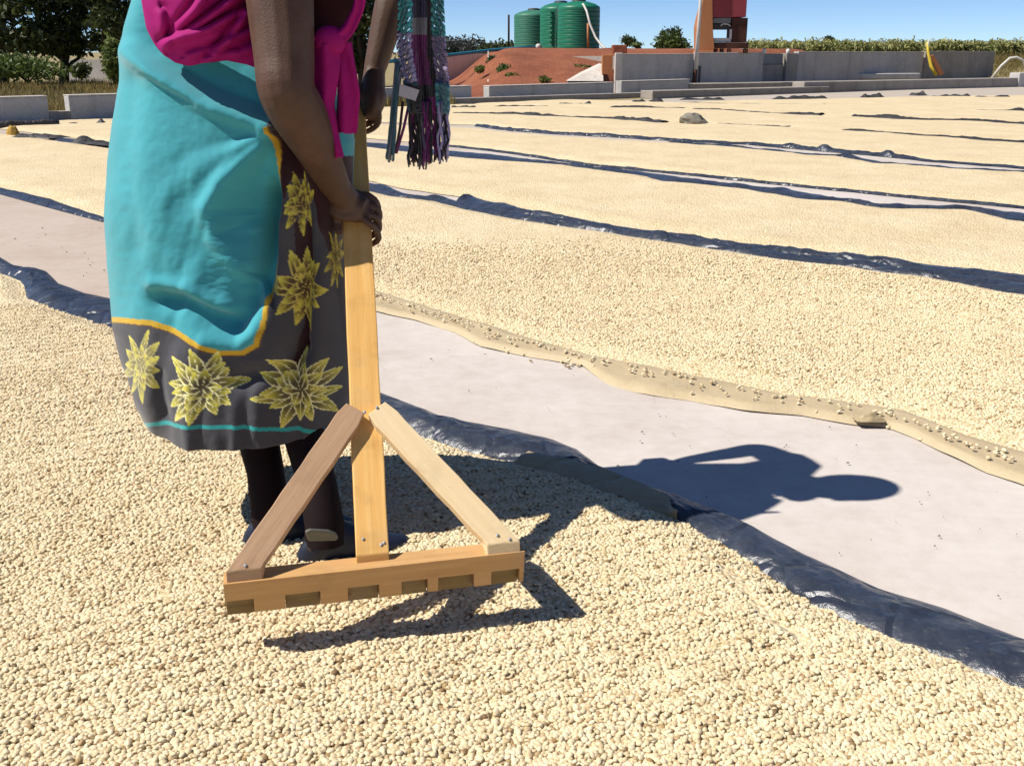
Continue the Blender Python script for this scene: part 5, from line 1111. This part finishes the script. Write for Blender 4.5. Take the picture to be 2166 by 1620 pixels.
Cc[(dpoly(QX, QY, LINE) < lw + 2.0) & (dpoly(QX, QY, LINE) >= lw) & ~turq] = (0.20, 0.09, 0.02)
Cc[np.abs(QY - (897 + (QX - 330) * 0.030)) < 4.2] = TEAL
def flower(cx, cy, R, sx, sy, seed, edge, inner, n1=11):
    rg = np.random.default_rng(seed)
    u = (QX - cx) / sx; w = (QY - cy) / sy; near = np.hypot(u, w) < R * 1.3
    for ring, (nn_, r0, r1, wd) in enumerate(((n1, 0.20, 1.0, 0.155), (n1 - 2, 0.12, 0.74, 0.16), (6, 0.0, 0.45, 0.15))):
        for k in range(nn_):
            a = 2 * math.pi * (k + 0.5 * (ring % 2)) / nn_ + rg.normal(0, 0.13); Lr = R * r1 * rg.uniform(0.78, 1.12); bend = rg.normal(0, 0.25)
            du = u * math.cos(a) + w * math.sin(a); dw = -u * math.sin(a) + w * math.cos(a); t = (du - r0 * R) / (Lr - r0 * R); dw = dw - bend * R * 0.35 * t * t
            sh_ = np.where((t > 0) & (t < 1), np.sin(np.pi * np.clip(t, 0, 1) ** 0.75) ** 0.8, 0) * wd * R
            ins = near & (t > 0) & (t < 1) & (np.abs(dw) < sh_); q = np.abs(dw) / np.maximum(sh_, 1e-6)
            shade = sstep(0.35, 1.0, t)[..., None]
            fill = np.array(inner) * (1 - shade) + np.array((0.74, 0.68, 0.08)) * shade
            Cc[ins] = fill[ins]; Cc[ins & ((q > 0.78) | (q < 0.07))] = edge
YE = (0.88, 0.84, 0.42)
flower(430, 818, 92, 1.0, 0.86, 5, YE, (0.10, 0.08, 0.045)); flower(634, 824, 96, 1.02, 0.84, 6, YE, (0.12, 0.095, 0.04), 12)
flower(632, 614, 92, 0.64, 1.0, 7, (0.62, 0.52, 0.12), (0.09, 0.05, 0.02), 10); flower(626, 432, 78, 0.42, 1.0, 8, (0.50, 0.38, 0.09), (0.08, 0.05, 0.02), 9)
flower(300, 772, 78, 0.55, 0.95, 9, (0.62, 0.56, 0.24), (0.22, 0.19, 0.09), 9); flower(708, 545, 66, 0.35, 0.95, 10, (0.42, 0.34, 0.08), (0.12, 0.09, 0.03), 9)
obj('wrap_skirt', np.stack([Xs, Ys, ZZ], -1).reshape(-1, 3), gridfaces(len(th), NZ, True), M['skirt'], woman, True, colors=Cc.reshape(-1, 3)).modifiers.new('cloth', 'SOLIDIFY').thickness = 0.002

def skirt_front(px, py):       # depth Y of the undisplaced skirt front at a photo pixel
    px = np.asarray(px, float); Yv = np.full(px.shape, 2.27)
    for _ in range(8):
        dz = CP - (px * 0 + (py - CY) / FPX) * SP; t = Yv / dz; z = HC + t * (-SP - (py - CY) / FPX * CP); x = t * (px - CX) / FPX
        l, r = xspan(z); c = (l + r) / 2; a = (r - l) / 2; q = np.clip(np.abs((x - c) / a), 0, 0.995) 
        Yv = CYS - halfdepth(z) * np.sqrt(1 - q * q)
    return Yv
def P_arr(px, py, Yv):
    v_ = (py - CY) / FPX; t = Yv / (CP - v_ * SP); return np.stack([t * (px - CX) / FPX, Yv, HC + t * (-SP - v_ * CP)], -1)
# pink cloth bunched over the near hip
nu, nv_ = 120, 90; U, V = np.meshgrid(np.linspace(0, 1, nu), np.linspace(0, 1, nv_))
bx = np.array([300, 312, 330, 350, 372, 400, 440, 480, 520, 560, 600, 640, 690]); by = np.array([-10, 60, 96, 118, 132, 139, 131, 126, 136, 150, 152, 140, 110])
px_ = 300 + 390 * U; yb = np.interp(px_, bx, by); yt = np.interp(px_, [300, 330, 420, 690], [-12, -70, -120, -60]); py_ = yt + (yb - yt) * V
bul = np.sin(np.pi * np.clip(U * 0.94 + 0.03, 0, 1)) ** 0.5 * np.sin(np.pi * (0.12 + 0.84 * V)) ** 0.55
fold = 0
for (fa, fb, amp, wd) in (((345, 95), (505, -10), .013, 7), ((360, 90), (520, 20), .012, 7), ((352, 92), (470, -60), .012, 8), ((440, 128), (522, 30), .014, 8), ((400, 120), (540, 60), .009, 7), ((340, 30), (350, 100), .010, 9), ((460, 120), (560, 90), .010, 9)):
    dd_ = side(px_, py_, [fa, ((fa[0] + fb[0]) / 2, (fa[1] + fb[1]) / 2 + 8), fb]); fold = fold + 1.7 * amp * (g_(dd_, wd) - 0.8 * g_(dd_ - wd * 1.8, wd * 1.2))
Yp = np.minimum(skirt_front(px_, py_), 2.44) - 0.012 - 0.062 * bul - fold * np.clip(bul, 0, 1) - 0.006 * fbm(px_ / 50, py_ / 50, 311, 3)
obj('tied_cloth', P_arr(px_, py_, Yp).reshape(-1, 3), gridfaces(nu, nv_), M['pink'], woman).modifiers.new('cloth', 'SOLIDIFY').thickness = 0.003
# knot, band and tails
def ribbon(name, pts, width, Yd, mat, seed, wob=0.007, n=60, m=12, ragged=False):
    pts = np.array(pts, float); cum = np.r_[0, np.cumsum(np.hypot(*np.diff(pts[:, :2], axis=0).T))]; t = np.linspace(0, cum[-1], n)
    x = np.interp(t, cum, pts[:, 0]); y = np.interp(t, cum, pts[:, 1]); w = np.interp(t, cum, width)
    x = np.convolve(np.pad(x, 3, 'edge'), np.ones(7) / 7, 'valid'); y = np.convolve(np.pad(y, 3, 'edge'), np.ones(7) / 7, 'valid')
    dx, dy = np.gradient(x), np.gradient(y); L = np.hypot(dx, dy); nx, ny = -dy / L, dx / L
    a = np.linspace(-1, 1, m); A_, I = np.meshgrid(a, np.arange(n)); k_ = seed
    pxr = x[I] + nx[I] * w[I] / 2 * A_; pyr = y[I] + ny[I] * w[I] / 2 * A_
    if ragged: pyr = pyr + 5 * fbm(A_ * 3, A_ * 0, seed) * (I / n) ** 8
    Yv = Yd - 0.010 * (1 - A_ ** 2) - wob * np.sin(A_ * 4 + I / n * 3 + k_) * 0.7 - 0.004 * fbm(pxr / 16, pyr / 40, k_, 3)
    return obj(name, P_arr(pxr, pyr, Yv).reshape(-1, 3), gridfaces(m, n), M[mat], woman)
for o_ in (ribbon('sash_tail', [(690, 90), (688, 150), (680, 220), (696, 290), (712, 340)], [60, 62, 54, 44, 36], 2.275, 'pink', 1, ragged=True), ribbon('sash_tail', [(722, 90), (732, 140), (738, 200), (732, 285)], [44, 40, 48, 46], 2.295, 'pink', 4, ragged=True),
           ribbon('sash_band', [(620, 95), (660, 84), (700, 92), (735, 66), (758, 20), (768, -40)], [26, 30, 38, 30, 26, 24], 2.282, 'pink', 2)):
    o_.modifiers.new('cloth', 'SOLIDIFY').thickness = 0.003
kb = MB(); kb.ball(P(697, 88, 2.285), (0.036, 0.025, 0.032), 16, 10); kb.build('sash_knot', M['pink'], woman, True)
# knitted scarf
NVs, NUs = 230, 84; U, V = np.meshgrid(np.linspace(0, 1, NUs), np.linspace(0, 1, NVs)); py_ = -150 + 390 * V
xl_ = np.interp(py_, [-150, -100, 0, 100, 240], [815, 832, 842, 838, 864]); xr_ = np.interp(py_, [-150, -100, 0, 100, 180, 240], [905, 925, 939, 944, 951, 950]); px_ = xl_ + (xr_ - xl_) * U
Yv = 2.43 + 0.016 * np.sin(U * 17) - 0.010 * np.cos(U * 6) + 0.004 * fbm(px_ / 12, py_ / 60, 321, 3)
C2 = np.empty(px_.shape + (3,)); PLUM, NAVY, LAV, TEA, BLK = (0.16, 0.008, 0.14), (0.035, 0.035, 0.095), (0.40, 0.36, 0.64), (0.06, 0.45, 0.48), (0.014, 0.012, 0.018)
C2[:] = PLUM; C2[(py_ < 40)] = NAVY; C2[(py_ > 38) & (py_ < 74)] = (0.25, 0.25, 0.30)
lat = (U < 0.30); dia = np.sin(px_ * 0.55 + py_ * 0.42) * np.cos(px_ * 0.33 - py_ * 0.16)
C2[lat] = BLK; C2[lat & (dia > -0.1)] = LAV; C2[lat & (dia > -0.1) & (py_ < 70)] = TEA; C2[lat & (py_ > 175)] = (0.03, 0.10, 0.15)
C2[(U > 0.62) & (U < 0.71)] = BLK
rt = U >= 0.71; dia2 = np.sin(px_ * 0.55 - py_ * 0.48) * np.cos(px_ * 0.3 + py_ * 0.14)
C2[rt] = BLK; C2[rt & (dia2 > -0.2)] = (0.30, 0.24, 0.42); C2[rt & (py_ < 78)] = (0.03, 0.07, 0.10); C2[rt & (py_ < 78) & (dia2 > 0.1)] = TEA; C2[rt & (py_ > 178)] = (0.04, 0.24, 0.25); C2[rt & (py_ > 178) & (dia2 > 0.3)] = (0.12, 0.36, 0.46)
C2[(~rt) & (py_ > 180) & (U > 0.02)] = (0.020, 0.018, 0.030); C2[(~rt) & (py_ > 205) & (U > 0.45)] = PLUM
Yv = Yv - np.where(rt & (py_ > 178), 0.014 + 0.008 * fbm(px_ / 9, py_ / 9, 322, 2), 0) - 0.0035 * np.where(lat, dia, np.where(rt, dia2, np.sin(px_ * 1.2)))
F = gridfaces(NUs, NVs); fu, fv = U.ravel()[F].mean(1), py_.ravel()[F].mean(1); fpx = px_.ravel()[F].mean(1)
hole = ((fu < 0.28) & (np.sin(fpx * 0.55 + fv * 0.30) < -0.62) & (fv > 20) & (fv < 170)) | ((fu > 0.74) & (np.sin(fpx * 0.5 - fv * 0.38) < -0.78) & (fv < 170))
scarf = obj('scarf', P_arr(px_, py_, Yv).reshape(-1, 3), F[~hole], M['scarf'], woman, True, colors=C2.reshape(-1, 3)); scarf.modifiers.new('knit', 'SOLIDIFY').thickness = 0.004
nl = MB(); nl.tube([NK + (0.02, -0.075, -0.03), NK + (-0.05, -0.05, 0.03), NK + (-0.07, 0.0, 0.05), NK + (-0.05, 0.06, 0.03), NK + (0.03, 0.07, -0.03), P(860, -150, 2.44), P(848, -165, 2.43), NK + (0.02, -0.075, -0.03)], 0.034, 12)
obj('scarf_loop', np.concatenate(nl.v), nl.f, M['scarf'], woman, True, colors=np.tile(NAVY, (sum(len(q) for q in nl.v), 1)))
# fringe: yarn strands
fr_ = MB(); fc = []; rg = random.Random(5)
def strand(pts, r, col):
    n0 = fr_.n; fr_.tube(pts, r, 5); fc.extend([col] * (fr_.n - n0))
for k in range(46):
    u = k / 45; x0 = 866 + 82 * u + rg.uniform(-2, 2); yend = (350 if u < 0.45 else 340) + rg.uniform(-14, 10); Y0 = 2.43 + rg.uniform(-0.014, 0.014)
    col = BLK if rg.random() < 0.3 else (PLUM if u < 0.68 and rg.random() < 0.62 else (LAV if u > 0.5 else (0.10, 0.10, 0.16)))
    strand([P(x0 + rg.uniform(-2.5, 2.5) * (j > 0) + 2.5 * math.sin(j * 1.7 + k), 215 + (yend - 215) * j / 7, Y0 + 0.004 * math.sin(j + k)) for j in range(8)], [0.0032, 0.0030, 0.0034, 0.0028, 0.0034, 0.003, 0.0036, 0.002], col)
for k in range(15):
    x0 = 846 + rg.uniform(-10, 8); x1 = 826 + rg.uniform(-9, 8); col = (0.05, 0.14, 0.20) if k % 3 else (0.24, 0.25, 0.36); Y0 = 2.43 + rg.uniform(-0.01, 0.01)
    strand([P(x0 + (x1 - x0) * (j / 7) ** 0.9 + rg.uniform(-1.5, 1.5), 130 + (205 + rg.uniform(-8, 10)) * j / 7, Y0) for j in range(8)], 0.0028, col)
for x0, x1 in ((852, 836), (866, 838)): strand([P(x0, 215, 2.432), P((x0 + x1) / 2 + 2, 270, 2.432), P(x1, 325, 2.432)], 0.0034, PLUM if x0 > 860 else (0.05, 0.02, 0.03))
fo = obj('fringe', np.concatenate(fr_.v), fr_.f, M['scarf'], woman, True, colors=np.array(fc)); fo['kind'] = 'stuff'
cn = [P(846, 178, 2.405), P(887, 191, 2.405), P(879, 214, 2.405), P(843, 203, 2.405)]; vv = cn + [q + np.array([0, 0.003, 0]) for q in cn]
obj('cloth_patch', vv, [(3, 2, 1, 0), (4, 5, 6, 7), (0, 1, 5, 4), (1, 2, 6, 5), (2, 3, 7, 6), (3, 0, 4, 7)], basic('silver_patch', (0.42, 0.41, 0.46), (0.34, 0.33, 0.38), 20, 0.5), woman, False)
